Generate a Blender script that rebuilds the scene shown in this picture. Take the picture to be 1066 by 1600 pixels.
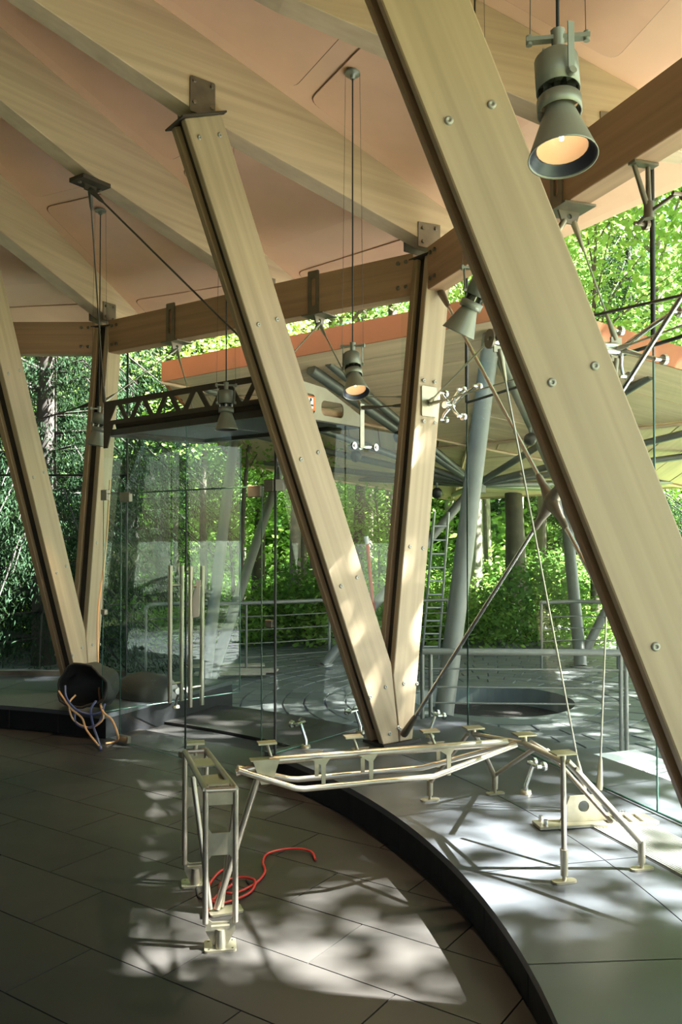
import bpy, math, random
import numpy as np
from mathutils import Vector, Matrix
from mathutils.geometry import tessellate_polygon

for o in list(bpy.data.objects):
    bpy.data.objects.remove(o)
SC = bpy.context.scene
COL = SC.collection
PI = math.pi
R_ = math.radians
V3 = Vector

# ------------------------------------------------------------------ camera, sky, sun, exposure
EYE, FPX, PITCH = 1.7, 1322.0, R_(1.38)
cam = bpy.data.cameras.new('camera')
cam.sensor_fit = 'VERTICAL'
cam.sensor_height = 24.0
cam.lens = FPX / 1600.0 * 24.0
cam.clip_start, cam.clip_end = 0.05, 500
camo = bpy.data.objects.new('camera', cam)
COL.objects.link(camo)
camo.location = (0, 0, EYE)
camo.rotation_euler = (PI / 2 + PITCH, 0, 0)
SC.camera = camo

SUN_EL = R_(47)
SUN_AZ = V3((0.985, -0.14, 0)).normalized()
SUN_DIR = V3((SUN_AZ.x * math.cos(SUN_EL), SUN_AZ.y * math.cos(SUN_EL), math.sin(SUN_EL)))
world = bpy.data.worlds.new('world')
SC.world = world
world.use_nodes = True
wn = world.node_tree
wn.nodes.clear()
wo = wn.nodes.new('ShaderNodeOutputWorld')
wb = wn.nodes.new('ShaderNodeBackground')
sky = wn.nodes.new('ShaderNodeTexSky')
sky.sky_type = 'NISHITA'
sky.sun_disc = False
sky.sun_elevation = SUN_EL
sky.sun_rotation = math.atan2(SUN_AZ.x, SUN_AZ.y)
sky.air_density, sky.dust_density, sky.ozone_density = 1.0, 2.0, 1.0
wb.inputs['Strength'].default_value = 0.36
wn.links.new(sky.outputs[0], wb.inputs[0])
wn.links.new(wb.outputs[0], wo.inputs[0])

sun = bpy.data.lights.new('sun', 'SUN')
sun.energy = 90.0
sun.color = (1.0, 0.975, 0.95)
sun.angle = R_(0.55)
suno = bpy.data.objects.new('sun', sun)
COL.objects.link(suno)
suno.location = SUN_DIR * 40
suno.rotation_euler = (-SUN_DIR).to_track_quat('-Z', 'Y').to_euler()

SC.view_settings.view_transform = 'Standard'
SC.view_settings.look = 'None'
SC.view_settings.gamma = 1.0
SC.view_settings.use_curve_mapping = False
SC.view_settings.exposure = 0.72

# ------------------------------------------------------------------ pixel helpers (a direction only; the distance comes from a plane)
def ray(px, py):
    a, b = (px - 533) / FPX, (800 - py) / FPX
    c, s = math.cos(PITCH), math.sin(PITCH)
    return V3((a, c - b * s, b * c + s))
def pz(px, py, z):
    r = ray(px, py)
    return V3((0, 0, EYE)) + r * ((z - EYE) / r.z)
def pd(px, py, y):
    r = ray(px, py)
    return V3((0, 0, EYE)) + r * (y / r.y)

# ------------------------------------------------------------------ materials
def mat_new(name):
    m = bpy.data.materials.new(name)
    m.use_nodes = True
    n = m.node_tree
    n.nodes.clear()
    out = n.nodes.new('ShaderNodeOutputMaterial')
    return m, n, out
def nd(n, t, **kw):
    x = n.nodes.new(t)
    for k, v in kw.items():
        if k in x.inputs:
            x.inputs[k].default_value = v
        else:
            setattr(x, k, v)
    return x
def ramp(n, stops):
    r = n.nodes.new('ShaderNodeValToRGB')
    e = r.color_ramp.elements
    while len(e) < len(stops):
        e.new(0.5)
    for i, (p, c) in enumerate(stops):
        e[i].position = p
        e[i].color = (*c, 1)
    return r

def wood(name, c1, c2, rough=0.55, lam=0.0, scale=1.0):
    m, n, out = mat_new(name)
    b = nd(n, 'ShaderNodeBsdfPrincipled')
    b.inputs['Roughness'].default_value = rough
    tc = nd(n, 'ShaderNodeTexCoord')
    oi = nd(n, 'ShaderNodeObjectInfo')
    add = nd(n, 'ShaderNodeVectorMath', operation='ADD')
    sc_ = nd(n, 'ShaderNodeVectorMath', operation='SCALE')
    sc_.inputs['Scale'].default_value = 7.0
    n.links.new(oi.outputs['Random'], sc_.inputs[0])
    n.links.new(tc.outputs['Object'], add.inputs[0])
    n.links.new(sc_.outputs[0], add.inputs[1])
    mp = nd(n, 'ShaderNodeMapping')
    mp.inputs['Scale'].default_value = (0.8 * scale, 28 * scale, 28 * scale)
    n.links.new(add.outputs[0], mp.inputs[0])
    nz = nd(n, 'ShaderNodeTexNoise')
    nz.inputs['Scale'].default_value = 1.0
    nz.inputs['Detail'].default_value = 5
    n.links.new(mp.outputs[0], nz.inputs[0])
    r = ramp(n, [(0.25, c2), (0.7, c1)])
    n.links.new(nz.outputs['Fac'], r.inputs[0])
    # broad lamella tone
    mp2 = nd(n, 'ShaderNodeMapping')
    mp2.inputs['Scale'].default_value = (0.5, 5, 22)
    n.links.new(add.outputs[0], mp2.inputs[0])
    vz = nd(n, 'ShaderNodeTexNoise')
    vz.inputs['Scale'].default_value = 1.0
    n.links.new(mp2.outputs[0], vz.inputs[0])
    mr = nd(n, 'ShaderNodeMapRange')
    mr.inputs[1].default_value, mr.inputs[2].default_value = 0.3, 0.7
    mr.inputs[3].default_value, mr.inputs[4].default_value = 0.86, 1.08
    n.links.new(vz.outputs['Fac'], mr.inputs[0])
    mx = nd(n, 'ShaderNodeVectorMath', operation='SCALE')
    n.links.new(r.outputs[0], mx.inputs[0])
    n.links.new(mr.outputs[0], mx.inputs['Scale'])
    n.links.new(mx.outputs[0], b.inputs['Base Color'])
    bp = nd(n, 'ShaderNodeBump')
    bp.inputs['Strength'].default_value = 0.05
    bp.inputs['Distance'].default_value = 0.01
    n.links.new(nz.outputs['Fac'], bp.inputs['Height'])
    n.links.new(bp.outputs[0], b.inputs['Normal'])
    n.links.new(b.outputs[0], out.inputs[0])
    return m

def plain(name, col, rough=0.5, metal=0.0, noise=0.0, nscale=12.0, spec=0.5, var=0.0, emit=None, estr=0.0):
    m, n, out = mat_new(name)
    b = nd(n, 'ShaderNodeBsdfPrincipled')
    b.inputs['Base Color'].default_value = (*col, 1)
    b.inputs['Roughness'].default_value = rough
    b.inputs['Metallic'].default_value = metal
    b.inputs['Specular IOR Level'].default_value = spec
    if emit:
        b.inputs['Emission Color'].default_value = (*emit, 1)
        b.inputs['Emission Strength'].default_value = estr
    tc = nd(n, 'ShaderNodeTexCoord')
    nz = nd(n, 'ShaderNodeTexNoise')
    nz.inputs['Scale'].default_value = nscale
    nz.inputs['Detail'].default_value = 6
    n.links.new(tc.outputs['Object'], nz.inputs[0])
    mr = nd(n, 'ShaderNodeMapRange')
    mr.inputs[1].default_value, mr.inputs[2].default_value = 0.25, 0.75
    mr.inputs[3].default_value, mr.inputs[4].default_value = 1 - noise, 1 + noise
    n.links.new(nz.outputs['Fac'], mr.inputs[0])
    fac = mr.outputs[0]
    if var:
        oi = nd(n, 'ShaderNodeObjectInfo')
        m2 = nd(n, 'ShaderNodeMapRange')
        m2.inputs[3].default_value, m2.inputs[4].default_value = 1 - var, 1 + var
        n.links.new(oi.outputs['Random'], m2.inputs[0])
        mm = nd(n, 'ShaderNodeMath', operation='MULTIPLY')
        n.links.new(fac, mm.inputs[0])
        n.links.new(m2.outputs[0], mm.inputs[1])
        fac = mm.outputs[0]
    vm = nd(n, 'ShaderNodeVectorMath', operation='SCALE')
    vm.inputs[0].default_value = col
    n.links.new(fac, vm.inputs['Scale'])
    n.links.new(vm.outputs[0], b.inputs['Base Color'])
    mr2 = nd(n, 'ShaderNodeMapRange')
    mr2.inputs[1].default_value, mr2.inputs[2].default_value = 0.25, 0.75
    mr2.inputs[3].default_value, mr2.inputs[4].default_value = rough * (1 - noise * .6), min(1, rough * (1 + noise * .6))
    n.links.new(nz.outputs['Fac'], mr2.inputs[0])
    n.links.new(mr2.outputs[0], b.inputs['Roughness'])
    n.links.new(b.outputs[0], out.inputs[0])
    return m

def glass(name, tint=(0.88, 0.935, 0.91), refl=0.45):
    m, n, out = mat_new(name)
    t = nd(n, 'ShaderNodeBsdfTransparent')
    t.inputs[0].default_value = (*tint, 1)
    g = nd(n, 'ShaderNodeBsdfGlossy')
    g.inputs['Roughness'].default_value = 0.0
    g.inputs[0].default_value = (0.9, 0.97, 0.94, 1)
    f = nd(n, 'ShaderNodeFresnel')
    f.inputs[0].default_value = 1.5
    mu = nd(n, 'ShaderNodeMath', operation='MULTIPLY')
    mu.inputs[1].default_value = refl
    n.links.new(f.outputs[0], mu.inputs[0])
    mix = nd(n, 'ShaderNodeMixShader')
    n.links.new(mu.outputs[0], mix.inputs[0])
    n.links.new(t.outputs[0], mix.inputs[1])
    n.links.new(g.outputs[0], mix.inputs[2])
    n.links.new(mix.outputs[0], out.inputs[0])
    return m

def leafmat(name, c1, c2, trans=0.45, tc_=(0.35, 0.6, 0.06)):
    m, n, out = mat_new(name)
    oi = nd(n, 'ShaderNodeObjectInfo')
    geo = nd(n, 'ShaderNodeTexCoord')
    nz = nd(n, 'ShaderNodeTexNoise')
    nz.inputs['Scale'].default_value = 1.6
    nz.inputs['Detail'].default_value = 3
    n.links.new(geo.outputs['Object'], nz.inputs[0])
    ad = nd(n, 'ShaderNodeMath', operation='ADD')
    mu = nd(n, 'ShaderNodeMath', operation='MULTIPLY')
    mu.inputs[1].default_value = 0.35
    n.links.new(oi.outputs['Random'], mu.inputs[0])
    n.links.new(nz.outputs['Fac'], ad.inputs[0])
    n.links.new(mu.outputs[0], ad.inputs[1])
    r = ramp(n, [(0.4, c1), (0.95, c2)])
    n.links.new(ad.outputs[0], r.inputs[0])
    d = nd(n, 'ShaderNodeBsdfDiffuse')
    n.links.new(r.outputs[0], d.inputs[0])
    t = nd(n, 'ShaderNodeBsdfTranslucent')
    t.inputs[0].default_value = (*tc_, 1)
    mix = nd(n, 'ShaderNodeMixShader')
    mix.inputs[0].default_value = trans
    n.links.new(d.outputs[0], mix.inputs[1])
    n.links.new(t.outputs[0], mix.inputs[2])
    n.links.new(mix.outputs[0], out.inputs[0])
    return m

M = {}
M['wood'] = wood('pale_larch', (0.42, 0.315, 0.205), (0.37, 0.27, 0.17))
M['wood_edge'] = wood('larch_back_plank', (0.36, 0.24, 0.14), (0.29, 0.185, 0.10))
M['glulam'] = wood('glulam_beam', (0.52, 0.38, 0.26), (0.465, 0.33, 0.22))
M['glulam_ring'] = wood('glulam_ring', (0.46, 0.275, 0.165), (0.37, 0.215, 0.125))
M['ply'] = plain('ceiling_plywood', (0.82, 0.52, 0.35), 0.5, noise=0.07, nscale=1.6)
M['ply_panel'] = plain('ceiling_panel', (0.79, 0.48, 0.32), 0.45, noise=0.09, nscale=2.2, var=0.03)
M['steel_dark'] = plain('dark_bronze_steel', (0.075, 0.058, 0.045), 0.6, 0.3, noise=0.2, spec=.3)
M['steel_core'] = plain('core_steel', (0.045, 0.038, 0.032), 0.5, 0.3, noise=0.2)
M['bracket'] = plain('grey_bracket', (0.20, 0.17, 0.13), 0.4, 0.7, noise=0.2)
M['zinc'] = plain('yellow_zinc', (0.39, 0.355, 0.26), 0.36, 0.8, noise=0.12, nscale=20)
M['zinc_tube'] = plain('zinc_tube', (0.44, 0.395, 0.32), 0.32, 0.85, noise=0.1, nscale=20)
M['stainless'] = plain('stainless', (0.66, 0.66, 0.62), 0.2, 1.0, noise=0.08, nscale=30)
M['bolt_grey'] = plain('bolt_grey', (0.36, 0.34, 0.29), 0.5, 0.5)
M['cable'] = plain('steel_cable', (0.42, 0.40, 0.33), 0.35, 0.8)
M['dark_cable'] = plain('dark_cable', (0.10, 0.085, 0.07), 0.5, 0.4)
M['rod'] = plain('tie_rod', (0.60, 0.58, 0.54), 0.22, 0.95)
M['black'] = plain('black_rubber', (0.012, 0.012, 0.012), 0.5)
M['lamp'] = plain('lamp_body', (0.25, 0.255, 0.205), 0.42, 0.35, noise=0.05)
M['lamp_inner'] = plain('lamp_dark_ring', (0.05, 0.055, 0.08), 0.35, 0.4)
M['lamp_fin'] = plain('lamp_fins', (0.30, 0.30, 0.28), 0.25, 0.9)
M['glow'] = plain('lamp_glow', (0.55, 0.38, 0.24), 0.3, emit=(1.0, 0.66, 0.36), estr=0.12)
M['filament'] = plain('lamp_bulb', (1, 0.9, 0.8), 0.3, emit=(1.0, 0.8, 0.55), estr=14)
M['floor'] = plain('dark_slate', (0.028, 0.025, 0.023), 0.48, noise=0.30, nscale=2.6, var=0.10, spec=0.4)
M['joint'] = plain('floor_joint', (0.02, 0.018, 0.016), 0.8)
M['plinth_top'] = plain('plinth_slab', (0.052, 0.056, 0.063), 0.36, noise=0.22, nscale=3, var=0.05)
M['plinth_face'] = plain('plinth_black_face', (0.008, 0.008, 0.009), 0.6, noise=0.2, spec=0.25)
M['glass'] = glass('facade_glass')
M['glass_edge'] = plain('glass_edge', (0.05, 0.12, 0.09), 0.15, noise=0.1)
M['tube_grey'] = plain('galvanised_tube', (0.18, 0.18, 0.155), 0.45, 0.2, noise=0.08)
M['tube_dark'] = plain('painted_tube', (0.16, 0.17, 0.15), 0.4, 0.5, noise=0.1)
M['copper'] = plain('orange_fascia', (0.40, 0.12, 0.04), 0.5, 0.1, noise=0.12, nscale=2)
M['paving'] = plain('grey_paving', (0.125, 0.135, 0.128), 0.55, noise=0.25, nscale=5, var=0.18)
M['paving_joint'] = plain('paving_joint', (0.07, 0.075, 0.068), 0.9, noise=0.3)
M['pit_ring'] = plain('pit_ring', (0.13, 0.15, 0.135), 0.5, noise=0.15, nscale=6)
M['soil'] = plain('dark_soil', (0.022, 0.018, 0.015), 0.95, noise=0.5, nscale=25)
M['ground'] = plain('forest_ground', (0.085, 0.105, 0.035), 0.95, noise=0.6, nscale=1.5)
M['bark'] = plain('bark', (0.085, 0.065, 0.05), 0.9, noise=0.45, nscale=6, var=0.25)
M['bark_pale'] = plain('bark_pale', (0.22, 0.19, 0.16), 0.9, noise=0.4, nscale=5, var=0.2)
M['leaf'] = leafmat('maple_leaf', (0.035, 0.10, 0.025), (0.12, 0.24, 0.055), 0.3, (0.26, 0.42, 0.10))
M['leaf_light'] = leafmat('lime_leaf', (0.08, 0.19, 0.04), (0.23, 0.38, 0.09), 0.45, (0.42, 0.62, 0.14))
M['needle'] = leafmat('spruce_needles', (0.008, 0.020, 0.012), (0.036, 0.062, 0.034), 0.1, (0.09, 0.18, 0.06))
M['red'] = plain('red_hose', (0.42, 0.025, 0.02), 0.35)
M['orange_cord'] = plain('orange_cord', (0.75, 0.42, 0.20), 0.45)
M['blue_cord'] = plain('blue_cord', (0.07, 0.085, 0.20), 0.45)
M['bag'] = plain('dark_bag', (0.028, 0.025, 0.022), 0.75, noise=0.3)
M['white'] = plain('white_board', (0.85, 0.85, 0.85), 0.5)
M['paper'] = plain('paper', (0.8, 0.79, 0.74), 0.7)
M['sign_orange'] = plain('orange_sign', (0.85, 0.18, 0.03), 0.5)
M['panel_grey'] = plain('soffit_panel', (0.06, 0.06, 0.062), 0.55, 0.0, noise=0.1)
M['gap_shadow'] = plain('panel_gap_shadow', (0.20, 0.11, 0.065), 0.7)
M['strip_wood'] = wood('canopy_boards', (0.74, 0.55, 0.37), (0.62, 0.45, 0.29), scale=0.6)
M['bark_dark'] = plain('spruce_bark', (0.028, 0.022, 0.018), 0.95, noise=0.4, nscale=6)
M['plate_beige'] = plain('plate_beige', (0.33, 0.29, 0.20), 0.5, 0.1, noise=.08)
M['block_wall'] = plain('dark_block_wall', (0.10, 0.085, 0.07), 0.7, noise=0.1)
M['alu'] = plain('aluminium', (0.6, 0.6, 0.58), 0.35, 0.8)
M['red_pole'] = plain('red_pole', (0.5, 0.05, 0.03), 0.5)
M['weather_wood'] = plain('weathered_planks', (0.5, 0.44, 0.34), 0.7, noise=0.2)

# ------------------------------------------------------------------ mesh + object helpers
WMAT = {}                # world matrix of every object built so far
def off(o):
    return V3(WMAT[o.name].translation) if o is not None else V3((0, 0, 0))

def tag(o, label=None, cat=None, group=None, kind=None):
    if label: o['label'] = label
    if cat: o['category'] = cat
    if group: o['group'] = group
    if kind: o['kind'] = kind
    return o

def empty(name, loc, label=None, cat=None, group=None, kind=None):
    o = bpy.data.objects.new(name, None)
    o.empty_display_size = 0.1
    COL.objects.link(o)
    o.location = loc
    WMAT[o.name] = Matrix.Translation(V3(loc))
    return tag(o, label, cat, group, kind)

def link(name, me, parent=None, mtx=None):
    """child with world matrix mtx, parents carry translation only"""
    o = bpy.data.objects.new(name, me)
    COL.objects.link(o)
    if mtx is None:
        mtx = Matrix.Identity(4)
    if parent is not None:
        o.parent = parent
        o.matrix_basis = WMAT[parent.name].inverted() @ mtx
    else:
        o.matrix_basis = mtx
    WMAT[o.name] = mtx.copy()
    return o

class MB:
    def __init__(s):
        s.v, s.f, s.sm = [], [], []
    def add(s, vs, fs, smooth=False):
        b = len(s.v)
        s.v += [tuple(x) for x in vs]
        s.f += [tuple(i + b for i in q) for q in fs]
        s.sm += [smooth] * len(fs)
        return s
    def box(s, c, size, mtx=None):
        x, y, z = [k / 2 for k in size]
        vs = [V3((a * x, b * y, d * z)) for a in (-1, 1) for b in (-1, 1) for d in (-1, 1)]
        if mtx is not None:
            vs = [mtx @ v for v in vs]
        c = V3(c)
        s.add([v + c for v in vs], [(0, 1, 3, 2), (4, 6, 7, 5), (0, 4, 5, 1), (2, 3, 7, 6), (0, 2, 6, 4), (1, 5, 7, 3)])
        return s
    def tube(s, pts, r, n=8, caps=True, closed=False):
        pts = [V3(p) for p in pts]
        rs = r if isinstance(r, (list, tuple)) else [r] * len(pts)
        k = len(pts)
        ref = None
        vs = []
        for i, p in enumerate(pts):
            a = pts[i - 1] if (i > 0 or closed) else p
            b = pts[(i + 1) % k] if (i < k - 1 or closed) else p
            t = (b - a)
            t = t.normalized() if t.length > 1e-9 else V3((0, 0, 1))
            if ref is None:
                ref = V3((0, 0, 1)) if abs(t.z) < 0.9 else V3((1, 0, 0))
            x = (ref - t * ref.dot(t))
            if x.length < 1e-6:
                x = t.orthogonal()
            x.normalize()
            ref = x
            y = t.cross(x)
            for j in range(n):
                an = 2 * PI * j / n
                vs.append(p + (x * math.cos(an) + y * math.sin(an)) * rs[i])
        fs = []
        for i in range(k if closed else k - 1):
            i2 = (i + 1) % k
            for j in range(n):
                j2 = (j + 1) % n
                fs.append((i * n + j, i * n + j2, i2 * n + j2, i2 * n + j))
        s.add(vs, fs, True)
        if caps and not closed:
            s.add(vs[:n], [tuple(range(n - 1, -1, -1))])
            s.add(vs[-n:], [tuple(range(n))])
        return s
    def lathe(s, prof, n=16, mtx=None, smooth=True, caps=False):
        vs = []
        for (r, z) in prof:
            for j in range(n):
                a = 2 * PI * j / n
                v = V3((r * math.cos(a), r * math.sin(a), z))
                vs.append(mtx @ v if mtx is not None else v)
        fs = []
        for i in range(len(prof) - 1):
            for j in range(n):
                j2 = (j + 1) % n
                fs.append((i * n + j, i * n + j2, (i + 1) * n + j2, (i + 1) * n + j))
        s.add(vs, fs, smooth)
        if caps:
            s.add(vs[:n], [tuple(range(n - 1, -1, -1))])
            s.add(vs[-n:], [tuple(range(n))])
        return s
    def prism(s, outer, t, mtx=None, holes=()):
        """profile in local XZ, thickness along local Y"""
        loops = [list(outer)] + [list(h) for h in holes]
        flat = [p for l in loops for p in l]
        tris = tessellate_polygon([[V3((p[0], p[1], 0)) for p in l] for l in loops])
        n = len(flat)
        vs = [V3((p[0], -t / 2, p[1])) for p in flat] + [V3((p[0], t / 2, p[1])) for p in flat]
        if mtx is not None:
            vs = [mtx @ v for v in vs]
        fs = []
        for (a, b, c) in tris:
            fs.append((a, b, c))
            fs.append((c + n, b + n, a + n))
        o = 0
        for l in loops:
            k = len(l)
            for i in range(k):
                j = (i + 1) % k
                fs.append((o + i, o + j, o + j + n, o + i + n))
            o += k
        s.add(vs, fs)
        return s
    def mesh(s, name, mat, w=V3((0, 0, 0))):
        me = bpy.data.meshes.new(name)
        me.from_pydata([tuple(V3(v) - w) for v in s.v], [], s.f)
        me.polygons.foreach_set('use_smooth', s.sm)
        me.materials.append(M[mat] if isinstance(mat, str) else mat)
        me.update()
        import bmesh
        bm = bmesh.new()
        bm.from_mesh(me)
        bmesh.ops.recalc_face_normals(bm, faces=bm.faces)
        bm.to_mesh(me)
        bm.free()
        return me
    def build(s, name, mat, parent=None, origin=None):
        """vertices are world coordinates"""
        if parent is not None:
            return link(name, s.mesh(name, mat, off(parent)), parent, Matrix.Translation(off(parent)))
        w = V3(origin) if origin is not None else V3((0, 0, 0))
        return link(name, s.mesh(name, mat, w), None, Matrix.Translation(w))

def frame(o, x, z):
    """matrix with local x along x and local z near z"""
    x = V3(x).normalized()
    y = V3(z).cross(x).normalized()
    z = x.cross(y)
    m = Matrix((x, y, z)).transposed().to_4x4()
    m.translation = V3(o)
    return m

def bevel(o, w=0.006, seg=1):
    b = o.modifiers.new('bevel', 'BEVEL')
    b.width, b.segments, b.limit_method = w, seg, 'ANGLE'
    return o

def clip(poly, p, nrm):
    out = []
    k = len(poly)
    for i in range(k):
        a, b = poly[i], poly[(i + 1) % k]
        da = (a[0] - p[0]) * nrm[0] + (a[1] - p[1]) * nrm[1]
        db = (b[0] - p[0]) * nrm[0] + (b[1] - p[1]) * nrm[1]
        if da >= 0: out.append(a)
        if da * db < 0:
            t = da / (da - db)
            out.append((a[0] + (b[0] - a[0]) * t, a[1] + (b[1] - a[1]) * t))
    return out

def rrect(x0, x1, y0, y1, r, n=4):
    pts = []
    for (cx, cy, a0) in ((x1 - r, y0 + r, -90), (x1 - r, y1 - r, 0), (x0 + r, y1 - r, 90), (x0 + r, y0 + r, 180)):
        for i in range(n + 1):
            a = R_(a0 + 90 * i / n)
            pts.append((cx + r * math.cos(a), cy + r * math.sin(a)))
    return pts

def bez(pts, n=8):
    """catmull-rom through points"""
    P = [V3(p) for p in pts]
    P = [P[0] * 2 - P[1]] + P + [P[-1] * 2 - P[-2]]
    out = []
    for i in range(1, len(P) - 2):
        for k in range(n):
            t = k / n
            a, b, c, d = P[i - 1], P[i], P[i + 1], P[i + 2]
            out.append(0.5 * ((2 * b) + (c - a) * t + (2 * a - 5 * b + 4 * c - d) * t * t + (3 * b - a - 3 * c + d) * t ** 3))
    out.append(P[-2])
    return out

# ------------------------------------------------------------------ geometry of the round pavilion
CX, CY, RB = -4.267, 2.63, 5.787
TH, DT = 36.853, 35.193
ZP = 0.20            # plinth top
def U(a): return V3((math.cos(R_(a)), math.sin(R_(a)), 0))
def T(a): return V3((-math.sin(R_(a)), math.cos(R_(a)), 0))
def rp(a, r, z=0.0): return V3((CX, CY, z)) + U(a) * r
def zc(r): return 4.16 + 0.295 * (6.2 - r)      # ceiling height along a rafter
HALF = DT / 2
RAFT = [TH + k * HALF for k in range(-4, 9)]
_last, _first = RAFT[-1], RAFT[0] + 360
RAFT += [_last + (_first - _last) * i / 8 for i in range(1, 8)]
VANG = [TH + k * DT for k in (-1, 0, 1, 2, -2)]
RVERT = [TH + k * DT for k in range(-2, 5)] 

# floor: slate slabs on a screed
GA = -34.0
gx, gy = U(GA), T(GA)
fl = MB()
fl.lathe([(0.01, -0.03), (5.75, -0.03), (5.75, -0.30)], 72, Matrix.Translation((CX, CY, 0)), smooth=False)
floor = fl.build('floor', 'joint')
tag(floor, 'dark slate slab floor of the round pavilion', None, kind='structure')
SW, SL = 0.40, 0.80
slab_me = MB().box((0, 0, -0.0165), (SL - 0.006, SW - 0.006, 0.033)).mesh('slab', 'floor')
random.seed(3)
cands = []
for i in range(-16, 20):
    for j in range(-20, 26):
        sx = (i + (0.5 if j % 2 else 0)) * SL
        sy = 2.33 + j * SW - SW / 2
        p = gx * sx + gy * sy
        dr = (p - V3((CX, CY, 0))).length
        if dr > 5.45: continue
        # hidden under the plinth
        ang = math.degrees(math.atan2(p.y - CY, p.x - CX))
        if dr > 5.35 and not (44 < ang < 68): continue
        cands.append((p.length if (p.y > 1.2 and abs(p.x) < 0.62 * p.y + 1) else 50 + p.length, p))
cands.sort(key=lambda t: t[0])
rot = Matrix.Rotation(R_(GA), 4, 'Z')
for _, p in cands[:290]:
    link('slab', slab_me, floor, Matrix.Translation(p + V3((0, 0, random.uniform(-0.0006, 0.0006)))) @ rot)
rest = MB()
for _, p in cands[290:]:
    rest.box(p + V3((0, 0, -0.0165)), (SL - 0.006, SW - 0.006, 0.033), rot)
if rest.v:
    tag(rest.build('slab_field', 'floor', floor), kind='stuff')

# plinth ring: black face, dark slab top, gap at the doors
PL_IN, PL_OUT = 4.93, 6.75
GAP0, GAP1 = 40.6, 62.0
def plinth(name, a0, a1, label):
    n = max(6, int(abs(a1 - a0) / 2.2))
    b = MB()
    vs, fs = [], []
    A = [a0 + (a1 - a0) * i / n for i in range(n + 1)]
    for a in A:
        for (r, z) in ((PL_IN + 0.03, -0.02), (PL_IN + 0.03, ZP - 0.035), (PL_OUT, ZP - 0.035), (PL_OUT, -0.4)):
            vs.append(rp(a, r, z))
    for i in range(n):
        for k in range(4):
            k2 = (k + 1) % 4
            fs.append((i * 4 + k, i * 4 + k2, (i + 1) * 4 + k2, (i + 1) * 4 + k))
    fs += [(0, 1, 2, 3), tuple(n * 4 + k for k in (3, 2, 1, 0))]
    b.add(vs, fs)
    o = b.build(name, 'plinth_face')
    tag(o, label, None, kind='structure')
    # top slabs, with radial joints and one ring joint
    k = max(1, round(abs(a1 - a0) / 8.8))
    for i in range(k):
        s0, s1 = a0 + (a1 - a0) * i / k, a0 + (a1 - a0) * (i + 1) / k
        e = 0.03
        for (r0, r1) in ((PL_IN, 5.62), (5.626, PL_OUT)):
            b = MB()
            vs, fs = [], []
            m = 6
            for q in range(m + 1):
                a = s0 + e + (s1 - s0 - 2 * e) * q / m
                for (r, z) in ((r0, ZP - 0.035), (r0, ZP), (r1, ZP), (r1, ZP - 0.035)):
                    vs.append(rp(a, r, z))
            for q in range(m):
                for c in range(4):
                    c2 = (c + 1) % 4
                    fs.append((q * 4 + c, q * 4 + c2, (q + 1) * 4 + c2, (q + 1) * 4 + c))
            fs += [(0, 1, 2, 3), tuple(m * 4 + c for c in (3, 2, 1, 0))]
            b.add(vs, fs)
            b.build('top_slab', 'plinth_top', o)
    # seams between face panels
    for i in range(1, int(abs(a1 - a0) / 5.9)):
        a = a0 + (5.9 * i) * (1 if a1 > a0 else -1)
        b = MB().box(rp(a, PL_IN + 0.029, 0.082), (0.004, 0.006, 0.164), Matrix.Rotation(R_(a), 4, 'Z'))
        b.build('face_seam', 'joint', o)
    return o
plinth('plinth_right', GAP0, -60, 'low black curved plinth with dark slab top under the right-hand glass')
plinth('plinth_left', GAP1, 150, 'low black plinth with dark top under the left-hand glass')

# door threshold between the plinth ends
b = MB()
vs = []
for a in [GAP0 + (GAP1 - GAP0) * i / 8 for i in range(9)]:
    vs += [rp(a, 5.70, -0.004), rp(a, 6.55, -0.004), rp(a, 6.55, -0.4), rp(a, 5.70, -0.4)]
fs = []
for i in range(8):
    for k in range(4):
        fs.append((i * 4 + k, i * 4 + (k + 1) % 4, i * 4 + 4 + (k + 1) % 4, i * 4 + 4 + k))
b.add(vs, fs)
tag(b.build('threshold', 'floor'), 'dark stone threshold slab between the plinth ends', None, kind='structure')

# unseen solid wall added behind the viewer to keep the interior dark
b = MB()
vs, fs = [], []
A = [150 + (300 - 150) * i / 30 for i in range(31)]
for a in A:
    vs += [rp(a, 6.1, -0.3), rp(a, 6.1, 4.2), rp(a, 6.3, 4.2), rp(a, 6.3, -0.3)]
for i in range(30):
    for k in range(4):
        fs.append((i * 4 + k, i * 4 + (k + 1) % 4, i * 4 + 4 + (k + 1) % 4, i * 4 + 4 + k))
fs += [(0, 1, 2, 3), tuple(120 + c for c in (3, 2, 1, 0))]
b.add(vs, fs)
tag(b.build('wall_light_block', 'block_wall'), 'added dark curved wall behind the viewer, blocking light', None, kind='structure')

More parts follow.
